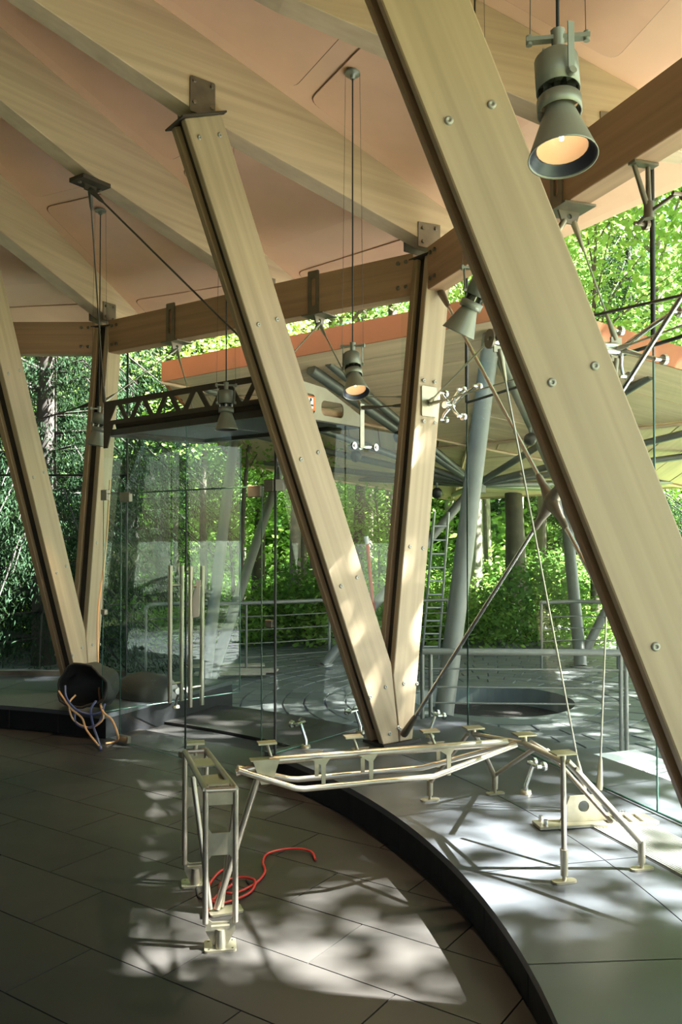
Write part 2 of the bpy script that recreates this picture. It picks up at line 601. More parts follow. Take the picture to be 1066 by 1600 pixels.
# ------------------------------------------------------------------ roof: ceiling bays with plywood panels
ceil_root = empty('ceiling', (CX, CY, 4.0), 'plywood ceiling of flat wedges rising to the middle of the round roof', None, kind='structure')
ORDER = sorted([a % 360 for a in RAFT])
def bay(a0, a1):
    am, da = (a0 + a1) / 2, a1 - a0
    ch = math.cos(R_(da / 2))
    ad = (am + 180) % 360 - 180
    redge = 7.05 if -5 < ad < 110 else (6.5 if -80 < ad <= -5 else 6.8)  # overhang shortened on the unseen right side to let sun reach the floor
    u, t = U(am), T(am)
    def P(m, s, dz=0.0):
        return V3((CX, CY, 0)) + u * m + t * s + V3((0, 0, zc(m / ch) + dz))
    b = MB()
    m0, m1 = 0.35 * ch, redge * ch
    th = math.tan(R_(da / 2))
    lo = [P(m0, -m0 * th), P(m1, -m1 * th), P(m1, m1 * th), P(m0, m0 * th)]
    hi = [v + V3((0, 0, 0.12)) for v in lo]
    b.add(lo + hi, [(0, 1, 2, 3), (7, 6, 5, 4), (0, 4, 5, 1), (1, 5, 6, 2), (2, 6, 7, 3), (3, 7, 4, 0)])
    b.build('ceiling_wedge', 'ply', ceil_root)
    # panels
    for (r0, r1) in ((1.2, 2.9), (3.02, 4.84), (4.97, 6.02), (6.42, redge - 0.07)):
        if r1 - r0 < 0.2: continue
        a_, b_ = r0 * ch, r1 * ch
        mar = 0.075 + 0.105
        q = [(a_, -(a_ * th - mar)), (b_, -(b_ * th - mar)), (b_, b_ * th - mar), (a_, a_ * th - mar)]
        pts = []
        rr = 0.085 if (r1 - r0) > .4 else .03
        for i in range(4):
            p0, p1, p2 = [V3((*q[(i + k) % 4], 0)) for k in (-1, 0, 1)]
            e0, e1 = (p0 - p1).normalized(), (p2 - p1).normalized()
            for k in range(6):
                w = k / 5
                pa, pb = p1 + e0 * rr, p1 + e1 * rr
                pts.append(pa * (1 - w) ** 2 + p1 * 2 * w * (1 - w) + pb * w * w)
        n = len(pts)
        vs = [P(p.x, p.y, 0.004) for p in pts] + [P(p.x, p.y, -0.010) for p in pts]
        ce = V3((sum(p.x for p in pts) / n, sum(p.y for p in pts) / n, 0))
        fs = [(i, (i + 1) % n, (i + 1) % n + n, i + n) for i in range(n)] + [tuple(range(n, 2 * n))]
        pn = MB().add(vs, fs).build('ceiling_panel', 'ply_panel', ceil_root)
        ring_o = [p + (p - ce).normalized() * 0.010 for p in pts]  # flat dark-brown outline standing in for the shadow in the panel gap
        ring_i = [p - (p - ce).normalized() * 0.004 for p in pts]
        MB().add([P(p.x, p.y, -0.0035) for p in ring_o] + [P(p.x, p.y, -0.0035) for p in ring_i], [(i, (i + 1) % n, (i + 1) % n + n, i + n) for i in range(n)]).build('panel_gap_shadow', 'gap_shadow', pn)
for i, a in enumerate(ORDER):
    a2 = ORDER[(i + 1) % len(ORDER)]
    if a2 < a: a2 += 360
    bay(a, a2)
b = MB().lathe([(0.01, zc(0.35) - 0.02), (0.5, zc(.35) - 0.02), (0.5, zc(0.35) + .15), (0.01, zc(.35) + .15)], 24, Matrix.Translation((CX, CY, 0)), smooth=False)
b.build('crown_disc', 'ply', ceil_root)

# bolts (shared meshes)
bolt_me = MB().lathe([(0.0005, 0.003), (0.005, 0.003), (0.006, 0.007), (0.0125, 0.006), (0.0155, 0.0)], 12).mesh('bolt', 'bolt_grey')
bolt_dk = MB().lathe([(0.0005, 0.012), (0.012, 0.012), (0.014, 0.010), (0.014, 0.0)], 6, smooth=False).mesh('bolt_dark', 'bracket')
def bolt(p, nrm, parent, me=None, s=1.0):
    q = V3(nrm).to_track_quat('Z', 'Y').to_matrix().to_4x4()
    return link('bolt', me or bolt_me, parent, Matrix.Translation(p) @ q @ Matrix.Scale(s, 4))

# rafters
H2, I2, H1, O1 = 4.231, 1.57, 3.771, 0.406
def in_view(a):
    d = (a + 180) % 360 - 180
    return -20 < d < 95
RLAB = {0: 'rafter landing on the large foreground timber column', 1: 'rafter ending behind the large hanging spotlight at upper right', 2: 'rafter carried by the middle timber column',
        3: 'rafter with dark cable bracket, left of the middle column', 4: 'rafter reaching the left column top', 5: 'rafter at the far left over the dark bay'}
for i, a in enumerate(RAFT[:10]):
    u, t = U(a), T(a)
    k = i - 2
    k = {0: -2, 1: -1}.get(i, k) if i < 13 else None
    lab = None
    if i < 13 and (i - 2) in RLAB:
        lab = 'pale glulam ' + RLAB[i - 2]
    root = empty('rafter', rp(a, 6.19, 3.83), lab or 'pale glulam rafter outside the photographed part of the roof', 'rafter', 'radial roof rafters')
    over = 6.9 if in_view(a) else 6.4
    prof = [(0.4, zc(.4) - 0.002), (over, zc(over) - 0.002), (over, zc(over) - 0.09), (6.30, 3.83), (6.10, 3.84), (4.217, 4.245), (3.0, 4.635), (0.4, zc(.4) - 0.5)]
    m = frame(V3((CX, CY, 0)), u, V3((0, 0, 1)))
    me = MB().prism(prof, 0.15).mesh('glulam_beam', 'glulam')
    bevel(link('glulam_beam', me, root, m), 0.004)
    if in_view(a):
        # steel shoe where the rafter meets the ring beam
        for s in (-1, 1):
            q = MB().prism([(5.98, 3.80), (6.20, 3.80), (6.20, 4.0), (5.98, 3.98)], 0.008, m @ Matrix.Translation((0, s * 0.079, 0)))
            o = q.build('shoe_plate', 'bracket', root)
            for (rr, zz) in ((6.02, 3.84), (6.15, 3.84), (6.02, 3.94), (6.15, 3.96)):
                bolt(rp(a, rr, zz) + t * s * 0.083, t * s, o, bolt_dk)
        if i == 5:
            c = rp(a, 4.217, 4.225)
            o = MB().box(c, (0.24, 0.16, 0.03), Matrix.Rotation(R_(a), 4, 'Z')).box(c + V3((0, 0, -0.03)), (0.10, 0.012, 0.06), Matrix.Rotation(R_(a), 4, 'Z')).build('cable_bracket', 'steel_dark', root)
            for sx in (-0.09, 0.09):
                bolt(c + u * sx + V3((0, 0, -0.016)), V3((0, 0, -1)), o, bolt_dk)

# ------------------------------------------------------------------ V columns: twin planks around a steel core
W_LEG, T_PL, GAPW = 0.27, 0.052, 0.078
VLAB = ['huge foreground timber column leg crossing the right of the picture', 'middle timber V column standing between glass doors and railing',
        'left timber V column behind the cable bag', 'timber V column out of sight at the left', 'timber V column out of sight at the right']
for vi, a in enumerate(VANG):
    u, t = U(a), T(a)
    base = rp(a, RB, ZP)
    root = empty('v_column', base, VLAB[vi], 'column', 'timber V columns')
    m = frame(V3((CX, CY, 0)), u, V3((0, 0, 1)))       # local x radial, local y tangent, local z up
    B = V3((RB, ZP))if False else (RB, ZP)
    t2, t1 = (RB - I2, H2), (RB + O1, H1 - 0.03)
    def dirn(p, q):
        d = (q[0] - p[0], q[1] - p[1]); l = math.hypot(*d)
        return (d[0] / l, d[1] / l), l
    d2, l2 = dirn(B, t2)
    d1, l1 = dirn(B, t1)
    bis = (d1[0] + d2[0], d1[1] + d2[1])
    bl = math.hypot(*bis)
    bis = (bis[0] / bl, bis[1] / bl)
    for li, (dd, ll, sgn) in enumerate(((d2, l2, -1), (d1, l1, 1))):
        nn = (-dd[1], dd[0])
        w = W_LEG / 2 if li == 0 else 0.115
        poly = [(B[0] + dd[0] * s + nn[0] * k, B[1] + dd[1] * s + nn[1] * k) for (s, k) in ((-0.3, -w), (ll, -w), (ll, w), (-0.3, w))]
        bn = (bis[1] * sgn, -bis[0] * sgn)
        poly = clip(poly, (B[0] + 0.004 * sgn, B[1]), bn)
        poly = clip(poly, (B[0], ZP + 0.02), (0, 1))
        poly = clip(poly, (B[0], ZP - 0.08), (dd[0], dd[1]))
        # local frame along the leg for the grain
        mt = m @ Matrix(((dd[0], 0, -dd[1] if False else nn[0], B[0]), (0, 1, 0, 0), (dd[1], 0, nn[1], B[1]), (0, 0, 0, 1)))
        inv = mt.inverted() @ m
        loc = [inv @ V3((p[0], 0, p[1])) for p in poly]
        loc2 = [(p.x, p.z) for p in loc]
        for side in (-1, 1):
            yo = side * (GAPW / 2 + T_PL / 2)
            # local +y = -tangent or +tangent depending on frame; place by world
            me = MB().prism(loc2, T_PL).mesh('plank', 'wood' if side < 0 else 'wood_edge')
            mw = Matrix.Translation(t * yo) @ mt
            o = bevel(link('plank', me, root, mw), 0.005)
            if vi < 3:
                st = [0.10, 0.42, 1.25, 2.15, 3.05, ll - 0.12] if li == 0 else [0.10, 0.42, 1.4, 2.55, 3.4]
                for s in st:
                    for k in (-0.55, 0.55):
                        if s < .2 and k * sgn < 0 : kk = k * .2 + sgn*0.03
                        else: kk = k
                        off2 = nn[0] * kk * w, nn[1] * kk * w
                        if s < 0.5:
                            off2 = (off2[0] + sgn * 0.05, off2[1])
                        pr = (B[0] + dd[0] * s + off2[0], B[1] + dd[1] * s + off2[1])
                        p = V3((CX, CY, 0)) + u * pr[0] + V3((0, 0, pr[1])) + t * side * (GAPW / 2 + T_PL + 0.001)
                        bolt(p, t * side, o)
        # recessed steel core
        w2 = w - 0.035
        core = [(0.15, -w2), (ll + 0.01, -w2), (ll + 0.01, w2), (0.15, w2)]
        MB().prism(core, GAPW - 0.006, mt).build('steel_core', 'steel_core', root)
        # cap plate and head bracket
        if li == 0:
            MB().box((0, 0, 0), (0.012, 0.25, W_LEG + 0.07)).mesh
            q = MB()
            q.box(V3((0, 0, 0)), (0.010, 0.24, W_LEG + 0.05), (mt @ Matrix.Translation((ll + 0.006, 0, 0))).to_3x3().to_4x4())
            cc = (mt @ V3((ll + 0.006, 0, 0)))
            q.v = [tuple(V3(v) + cc) for v in q.v]
            q.build('cap_plate', 'steel_dark', root)
            for s in (-1, 1):
                q = MB().prism(rrect(t2[0] - 0.085, t2[0] + 0.085, H2 + 0.01, H2 + 0.23, 0.012, 2), 0.010, m @ Matrix.Translation((0, s * 0.081, 0)))
                o = q.build('head_bracket', 'bracket', root)
                for (bx_, bz_) in ((-0.06, 0.07), (0.06, 0.07), (-0.06, 0.20), (0.06, 0.20)):
                    bolt(V3((CX, CY, 0)) + u * (t2[0] + bx_) + V3((0, 0, H2 + bz_)) + t * s * 0.087, t * s, o, bolt_dk)
        else:
            q = MB().box(V3((0, 0, 0)), (0.010, 0.24, 0.27), mt.to_3x3().to_4x4())
            cc = (mt @ V3((ll + 0.006, 0, 0)))
            q.v = [tuple(V3(v) + cc) for v in q.v]
            q.build('cap_plate', 'steel_dark', root)
    q = MB().box(base + V3((0, 0, 0.010)), (0.34, 0.24, 0.02), Matrix.Rotation(R_(a), 4, 'Z'))
    q.box(base + V3((0, 0, 0.10)), (0.16, 0.05, 0.17), Matrix.Rotation(R_(a), 4, 'Z'))
    q.build('foot_plate', 'steel_core', root)

# ------------------------------------------------------------------ ring beam segments with slotted hangers
RR = 6.17
BZ0, BZ1 = 3.49, 3.81
SEGL = {(1, 0): 'brown glulam ring beam segment at upper right behind the big spotlight', (0, -1): None}
def ring_seg(a0, a1, label, hang=()):
    p0, p1 = rp(a0, RR), rp(a1, RR)
    d = (p1 - p0).normalized()
    L = (p1 - p0).length
    nrm = d.cross(V3((0, 0, 1))).normalized()
    if nrm.dot(U((a0 + a1) / 2)) > 0: nrm = -nrm       # towards the inside
    root = empty('ring_beam', (p0 + p1) / 2 + V3((0, 0, BZ0)), label, 'beam', 'ring beam segments')
    m = frame(p0, d, V3((0, 0, 1)))
    e = 0.105
    me = MB().prism([(e, BZ0), (L - e, BZ0), (L - e, BZ1), (e, BZ1)], 0.14).mesh('beam', 'glulam_ring')
    o = bevel(link('beam', me, root, m), 0.004)
    for xx in (e + 0.06, e + 0.13, L - e - 0.06, L - e - 0.13):
        for zz in (BZ0 + 0.07, BZ1 - 0.06):
            bolt(p0 + d * xx + nrm * 0.071 + V3((0, 0, zz)), nrm, o, bolt_dk, 1.2)
    res = []
    for tt in hang:
        c = p0 + d * (L * tt)
        mm = frame(c, d, V3((0, 0, 1)))
        br = empty('x', c) if False else None
        q = MB()
        # local y of mm
        ly = (mm.to_3x3() @ V3((0, 1, 0)))
        sgn = 1 if ly.dot(nrm) > 0 else -1
        q.prism(rrect(-0.055, 0.055, BZ0 - 0.012, BZ1 + 0.03, 0.008, 2), 0.012, mm @ Matrix.Translation((0, sgn * 0.078, 0)), [list(reversed(rrect(-0.022, 0.022, BZ0 + 0.06, BZ1 - 0.03, 0.021, 4)))])
        h = q.build('slot_hanger', 'bracket', root)
        q = MB().box(c + V3((0, 0, BZ0 - 0.008)), (0.22, 0.20, 0.012), mm.to_3x3().to_4x4())
        q.build('hanger_plate', 'bracket', h)
        q = MB().prism([(-0.07, BZ0 - 0.014), (0.07, BZ0 - 0.014), (0.045, BZ0 - 0.085), (-0.045, BZ0 - 0.085)], 0.014, frame(c, U((a0 + a1) / 2), V3((0, 0, 1))),
                       [list(reversed(rrect(-0.016, 0.016, BZ0 - 0.06, BZ0 - 0.03, 0.014, 3)))])
        q.build('cable_lug', 'bracket', h)
        res.append(c + V3((0, 0, BZ0 - 0.07)))
    return res
va = RVERT
hangers = {}
hangers['far_right'] = ring_seg(va[0], va[1], 'brown glulam ring beam segment out of sight on the right')
hangers['right'] = ring_seg(va[2], va[1], 'brown glulam ring beam rising to the upper right edge', (0.48,))
hangers['mid'] = ring_seg(va[3], va[2], 'brown glulam ring beam over the glass doors with two slotted hangers', (0.27, 0.72))
hangers['left'] = ring_seg(va[4], va[3], 'brown glulam ring beam at the far left edge')
ring_seg(va[5], va[4], 'brown glulam ring beam segment out of sight on the left')

# ------------------------------------------------------------------ cables, rods and the cable truss on the right
def cable_thing(name, p0, p1, r, mat, label, cat='cable', ends=True, group=None):
    p0, p1 = V3(p0), V3(p1)
    root = empty(name, p0, label, cat, group)
    MB().tube([p0, p1], r, 6).build('strand', mat, root)
    if ends:
        d = (p1 - p0).normalized()
        for (p, s) in ((p0, 1), (p1, -1)):
            MB().tube([p, p + d * s * 0.02, p + d * s * 0.12, p + d * s * 0.15], [r * 2.6, r * 2.9, r * 2.0, r * 1.1], 8).build('end_fitting', mat, root)
    return root

aM = TH - HALF                     # truss angle, middle of the right-hand bay
ST_Z = 2.71
s_in, s_out = rp(aM, 5.35, ST_Z), rp(aM, 6.13, ST_Z)
top_h = hangers['right'][0]
top_dir = U(aM)
plate_c = rp(aM, 5.95, ZP)
root = empty('cable_truss', plate_c, 'lozenge cable truss with grey steel strut in front of the right-hand glass', 'cable truss')
MB().tube([s_in, s_out], 0.038, 14).build('strut', 'stainless', root)
o = MB().tube([s_in - U(aM) * 0.012, s_in + U(aM) * 0.002], 0.052, 16).build('end_disc', 'bracket', root)
ap = top_h
bot = plate_c + V3((0, 0, 0.11))
for (q0, q1, r) in ((ap - U(aM) * 0.03, s_in + V3((0, 0, 0.05)) + U(aM) * .05, 0.0052), (ap + U(aM) * 0.03, s_out + V3((0, 0, 0.05)), 0.0052),
                    (bot - U(aM) * 0.05, s_in + V3((0, 0, -0.05)) + U(aM) * .05, 0.0052), (bot + U(aM) * 0.05, s_out + V3((0, 0, -0.05)), 0.0052)):
    st = MB().tube([q0, q1], r, 6).build('truss_cable', 'cable', root)
    d = (q1 - q0).normalized()
    for (p, s) in ((q0, 1), (q1, -1)):
        MB().tube([p, p + d * s * 0.02, p + d * s * 0.13, p + d * s * 0.17], [0.017, 0.019, 0.012, 0.008], 8).build('cone_fitting', 'zinc', st)
for zz in (0.05, -0.05):
    for p in (s_in + U(aM) * .05, s_out):
        MB().box(p + V3((0, 0, zz * .75)), (0.07, 0.012, 0.06), Matrix.Rotation(R_(aM), 4, 'Z')).build('cable_lug', 'zinc', root)

# X bracing with a cast node
PM, PRt = {}, {}
aMid, aR, aL = VANG[1], VANG[0], VANG[2]
x_a0, x_a1 = rp(aMid, RB + 0.02, ZP + 0.07), rp(aR, RB + O1, H1 - 0.1)
x_b0, x_b1 = rp(aMid, RB + O1 - 0.02, H1 - 0.28), rp(aR, RB + 0.02, ZP + 0.07)
shift = T(aMid) * -0.11
x_a0 += shift; x_b0 += shift
x_a1 += T(aR) * 0.11; x_b1 += T(aR) * 0.11
# intersection (closest points)
da, db = x_a1 - x_a0, x_b1 - x_b0
n_ = da.cross(db)
tA = (x_b0 - x_a0).cross(db).dot(n_) / n_.length_squared
tB = (x_b0 - x_a0).cross(da).dot(n_) / n_.length_squared
node = ((x_a0 + da * tA) + (x_b0 + db * tB)) / 2
root = empty('cross_brace', node, 'crossed steel tie rods with star-shaped node beside the foreground column', 'cross brace')
for (p0, p1) in ((x_a0, node), (node, x_a1), (x_b0, node), (node, x_b1)):
    o = MB().tube([p0, p1], 0.0125, 8).build('tie_rod', 'rod', root)
    e = p0 if (p1 - node).length < 1e-6 else p1
    d = (node - e).normalized()
    MB().tube([e, e + d * 0.03, e + d * 0.2, e + d * .24], [0.026, 0.028, 0.02, 0.013], 8).build('clevis', 'bracket', o)
q = MB()
for e in (x_a0, x_a1, x_b0, x_b1):
    d = (e - node).normalized()
    q.tube([node, node + d * 0.05, node + d * 0.13, node + d * 0.20, node + d * 0.22], [0.05, 0.038, 0.022, 0.02, 0.013], 8)
q.build('node', 'bracket', root)

# horizontal bracing cables at strut height, tied to plates on the column legs
def leg1(a, z): return rp(a, RB + O1 * (z - ZP) / (H1 - ZP), z)
zb = 2.66
pm = leg1(aMid, zb) - T(aMid) * 0.10
pr = leg1(aR, zb) + T(aR) * 0.10
o = empty('brace_plate', pm, 'square steel plate bolted to the middle column leg', 'plate')
mm = frame(pm, U(aMid), V3((0, 0, 1)))
MB().prism(rrect(-0.075, 0.075, -0.11, 0.11, 0.006, 1), 0.010, mm).build('plate', 'zinc', o)
for (x_, z_) in ((-0.055, 0.15), (0.055, 0.15), (-0.055, -0.15), (0.055, -0.15)):
    bolt(pm + U(aMid) * x_ + V3((0, 0, z_)) - T(aMid) * 0.003, -T(aMid), o)
cable_thing('bracing_cable', pm - T(aMid) * .01, s_in, 0.006, 'cable', 'thin steel cable from the middle column plate up to the strut disc')
cable_thing('bracing_cable', pm - T(aMid) * .01 + V3((0, 0, -.02)), s_out, 0.006, 'cable', 'thin steel cable from the middle column plate to the outer strut end')
cable_thing('bracing_cable', s_in, pr, 0.007, 'dark_cable', 'upper dark cable running from strut disc to the right edge')
cable_thing('bracing_cable', s_out, pr + V3((0, 0, -.02)), 0.006, 'cable', 'thin cable from outer strut end to the right edge')

# floor anchor of the truss: plate, lug, bolts, slotted tongue
root = empty('floor_anchor', plate_c, 'flat steel anchor plate with round-holed lug and slotted end on the plinth', 'anchor plate')
pa = pz(838, 1293, ZP); pb = pz(1020, 1282, ZP)
ax = (pb - pa); ax.z = 0
Lp = ax.length
mm = frame(pa + V3((0, 0, 0.012)), ax, V3((0, 0, 1)))
flat = mm @ Matrix.Rotation(R_(-90), 4, 'X')
wp = 0.11
outer = [(0, -wp / 2), (Lp * .42, -wp / 2), (Lp * .55, -wp * .75), (Lp * .95, -wp * .8), (Lp, -wp * .6), (Lp * .98, wp * .5), (Lp * .85, wp * .85), (Lp * .6, wp * .85), (Lp * .45, wp / 2), (0, wp / 2)]
holes = []
for k in range(4):
    x0 = Lp * (0.56 + 0.095 * k)
    holes.append([(x0, -0.055), (x0 + 0.022, -0.055), (x0 + 0.03, 0.06), (x0 + 0.008, 0.06)])
q = MB().prism(outer, 0.014, flat, holes)
q.build('base_plate', 'zinc', root)
lug_m = frame(pa + ax * 0.42 + V3((0, 0, 0.02)), U(aM), V3((0, 0, 1)))
hole = [(0.03 * math.cos(2 * PI * k / 14), 0.075 + 0.03 * math.sin(2 * PI * k / 14)) for k in range(14)]
lug_m = frame(pa + ax * 0.40 + V3((0, 0, 0.02)), ax, V3((0, 0, 1)))
MB().prism([(-0.13, 0), (0.13, 0), (0.075, 0.13), (-0.075, 0.13)], 0.012, lug_m, [hole]).build('lug', 'zinc', root)
for (xx, yy) in ((0.04, -0.03), (0.04, 0.035)):
    MB().tube([mm @ V3((xx, yy, 0)), mm @ V3((xx, yy, 0.035))], 0.011, 8).build('anchor_bolt', 'stainless', root)

# ------------------------------------------------------------------ facade glass
GAPO = 6.25                          # apothem of the glass line
def gcorner(a): return rp(a, GAPO / math.cos(R_(HALF)))
def pane(name, p0, p1, z0, z1, label, parent=None, lean=0.0):
    d = (p1 - p0); d.z = 0
    L = d.length
    m = frame(p0, d, V3((0, 0, 1)))
    o = empty(name, (p0 + p1) / 2 + V3((0, 0, z0)), label, None, None, 'structure')
    g = MB().box(V3((L / 2, 0, (z0 + z1) / 2)), (L - 0.012, 0.0005, z1 - z0 - 0.01))
    # a single sheet carries both faces of the pane
    me = MB().add([(0.006, 0, z0), (L - 0.006, 0, z0), (L - 0.006, 0, z1), (0.006, 0, z1)], [(0, 1, 2, 3)]).mesh('pane', 'glass')
    link('pane', me, o, m)
    return o, m, L
cL, cM, cR = gcorner(aL), gcorner(aMid), gcorner(aR)
tj = 0.54
cJ = cM + (cR - cM) * tj
WINZ = (ZP + 0.012, ST_Z, 3.98)
windows = []
k = 1
for (p, q, nm) in ((cM, cJ, 'between the middle column and the strut'), (cJ, cR, 'at the right edge beside the foreground column')):
    for (z0, z1, s) in ((WINZ[0], WINZ[1], 'lower'), (WINZ[1], WINZ[2], 'upper')):
        o, m, L = pane('window_%d' % k, p, q, z0, z1, '%s facade glass pane %s' % (s, nm))
        k += 1
        e = MB()
        if s == 'lower':
            e.tube([m @ V3((0.0, 0, z0)), m @ V3((0.0, 0, z1))], 0.006, 6)
            e.tube([m @ V3((0, 0, z0)), m @ V3((L, 0, z0))], 0.007, 6)
            e.build('edge_seal', 'glass_edge', o)
            MB().tube([m @ V3((0, 0, z1)), m @ V3((L, 0, z1))], 0.011, 6).build('horizontal_joint', 'black', o)
        else:
            e.tube([m @ V3((0.0, 0, z0)), m @ V3((0.0, 0, z1))], 0.014, 6)
            e.build('vertical_joint', 'black', o)
# right of the frame, one more bay of plain glass
pane('window_5', cR, gcorner(VANG[4]), WINZ[0], 3.98, 'tall facade glass pane out of sight on the right')
# left of the doors
o, m, L = pane('window_6', gcorner(VANG[3]), cL, WINZ[0], 3.75, 'tall facade glass pane at the left behind the spruce view')
MB().tube([m @ V3((L, 0, WINZ[0])), m @ V3((L, 0, 3.75))], 0.012, 6).build('vertical_joint', 'black', o)
MB().tube([m @ V3((0, 0, 2.30)), m @ V3((L, 0, 2.30))], 0.012, 6).build('horizontal_joint', 'black', o)
MB().box(m @ V3((L / 2, 0.0, WINZ[0] + .02)), (L, 0.03, 0.05), m.to_3x3().to_4x4()).build('bottom_rail', 'bracket', o)

# ------------------------------------------------------------------ glazed entrance lobby
FL, FR = pz(165, 1156, 0), pz(437, 1222, 0)
FL, FR = V3((-1.98, 7.05, 0)), V3((-0.445, 5.74, 0))
BL, BR = V3((-1.27, 7.66, 0)), V3((0.16, 6.50, 0))
fd = (FR - FL).normalized()
FLn = (FR - FL).length
LZ0, LZ1, DTOP = 2.50, 2.79, 2.02
# door leaves and side lights, meeting at pixel columns 165/188/290/409/440
def on_front(px):
    r = ray(px, 1000)
    # intersect plan ray with front line
    a, c = r.x, r.y
    # FL + fd*s = k*(a,c)
    det = fd.x * (-c) - fd.y * (-a)
    s = (-FL.x * (-c) + FL.y * (-a)) / det
    return s
cols = [0.0, on_front(188), on_front(290), on_front(409), FLn]
mF = frame(FL, fd, V3((0, 0, 1)))
fn = V3((-fd.y, fd.x, 0))
if fn.y > 0: fn = -fn                     # towards the viewer
def sheet(mtx, x0, x1, z0, z1, parent, name='pane'):
    me = MB().add([(x0, 0, z0), (x1, 0, z0), (x1, 0, z1), (x0, 0, z1)], [(0, 1, 2, 3)]).mesh(name, 'glass')
    o = link(name, me, parent, mtx)
    return o
def edges(mtx, x0, x1, z0, z1, parent, r=0.005, mat='glass_edge', sides='lrtb'):
    q = MB()
    c = {'l': ((x0, z0), (x0, z1)), 'r': ((x1, z0), (x1, z1)), 't': ((x0, z1), (x1, z1)), 'b': ((x0, z0), (x1, z0))}
    for s in sides:
        (a, b), (c_, d) = c[s]
        q.tube([mtx @ V3((a, 0, b)), mtx @ V3((c_, 0, d))], r, 5)
    return q.build('glass_edge', mat, parent)
def patch(x, z, parent, w=0.10, h=0.06):
    h = h * 1.45 if z > 1.5 else h
    o = MB().box(mF @ V3((x, 0, z)), (w, 0.036, h), mF.to_3x3().to_4x4()).build('patch_fitting', 'bracket', parent)
    bevel(o, .004)
    return o
for i, (nm, lab) in enumerate((('door_1', 'left frameless glass door leaf with tall steel bar handle'), ('door_2', 'right frameless glass door leaf with tall steel bar handle and taped paper'))):
    x0, x1 = cols[1 + i] + 0.004, cols[2 + i] - 0.004
    o = empty(nm, mF @ V3(((x0 + x1) / 2, 0, 0.01)), lab, None, None, 'structure')
    sheet(mF, x0, x1, 0.012, DTOP - 0.005, o)
    edges(mF, x0, x1, 0.012, DTOP - 0.005, o, 0.0035, 'glass_edge', 'lrtb')
    if i == 1:
        MB().tube([mF @ V3((x0, 0, 0.012)), mF @ V3((x0, 0, DTOP))], 0.006, 6).build('brush_seal', 'black', o)
    hx = x1 - 0.11 if i == 0 else x0 + 0.12
    for s in (-1, 1):
        p = mF @ V3((hx, 0, 0))
        hb = MB().tube([p + fn * s * 0.055 + V3((0, 0, 0.42)), p + fn * s * 0.055 + V3((0, 0, 1.45))], 0.0165, 10).build('bar_handle', 'zinc_tube', o)
        for zz in (0.56, 1.30):
            MB().tube([p, p + fn * s * 0.055], 0.009, 6).build('standoff', 'zinc', hb) if False else MB().tube([p + V3((0, 0, zz)), p + fn * s * 0.055 + V3((0, 0, zz))], 0.009, 6).build('standoff', 'zinc', hb)
    hinge_x = x0 + 0.06 if i == 0 else x1 - 0.06
    for zz in (0.04, DTOP - 0.035):
        patch(hinge_x, zz, o, 0.13 if i == 0 else .13, 0.055)
    if i == 0:
        patch(x1 - 0.03, 0.04, o, 0.05, 0.04)
    if i == 1:
        pm_ = frame(mF @ V3((x0 + 0.10, 0, 1.18)) + fn * 0.004, fd, V3((0, 0, 1)))
        MB().prism([(-0.06, -0.12), (0.055, -0.10), (0.07, 0.17), (0.02, 0.165)], 0.002, pm_).build('taped_paper', 'paper', o)
for (x0, x1, nm, lab, zz) in ((cols[0], cols[1], 'window_7', 'narrow glass side light left of the doors', DTOP), (cols[3], cols[4], 'window_8', 'narrow glass side light right of the doors', DTOP), (cols[0], cols[4], 'window_9', 'glass transom pane over the doors', None)):
    o = empty(nm, mF @ V3(((x0 + x1) / 2, 0, 0.01)), lab, None, None, 'structure')
    if zz:
        sheet(mF, x0, x1, 0.012, zz, o)
        edges(mF, x0, x1, 0.012, zz, o, 0.0035, 'glass_edge', 'lrb')
        if nm == 'window_8':
            MB().tube([mF @ V3((x1, 0, 0.0)), mF @ V3((x1, 0, LZ0))], 0.009, 6).build('corner_seal', 'black', o)
            patch(x1 - 0.05, DTOP, o, 0.09, 0.06)
            patch(x1 - 0.05, 1.08, o, 0.07, 0.05)
            MB().box(mF @ V3((x1 + 0.05, -0.0, DTOP)) , (0.07, 0.03, 0.075), mF.to_3x3().to_4x4()).build('patch_fitting', 'paper', o)
        else:
            patch(x0 + 0.02, DTOP - .01, o, 0.08, 0.06)
            patch(x0 + 0.02, 1.04, o, 0.05, 0.045)
    else:
        sheet(mF, x0, x1, DTOP + 0.005, LZ0, o)
        q = MB().tube([mF @ V3((x0, 0, DTOP)), mF @ V3((x1, 0, DTOP))], 0.0035, 5)
        q.tube([mF @ V3((cols[2], 0, DTOP)), mF @ V3((cols[2], 0, LZ0))], 0.004, 5)
        q.build('glass_edge', 'glass_edge', o)
# lobby side walls
fnorm = V3((cM.y - cL.y, cL.x - cM.x, 0)).normalized()
def to_facade(p, d):
    return p + d * ((cL - p).dot(fnorm) / d.dot(fnorm))
BLx, BRx = to_facade(BL, (BL - FL).normalized()), to_facade(BR, (BR - FR).normalized())
for (p, q, nm, lab) in ((FR, BRx, 'window_10', 'glass side wall of the entrance lobby on the plinth end'), (BLx, FL, 'window_11', 'glass side wall of the entrance lobby on the left')):
    d = q - p
    m = frame(p, d, V3((0, 0, 1)))
    o = empty(nm, (p + q) / 2 + V3((0, 0, ZP)), lab, None, None, 'structure')
    sheet(m, 0, d.length, ZP + 0.012, LZ0, o)
    edges(m, 0, d.length, ZP + 0.012, LZ0, o, 0.005, 'glass_edge', 'rb' if nm == 'window_10' else 'lb')
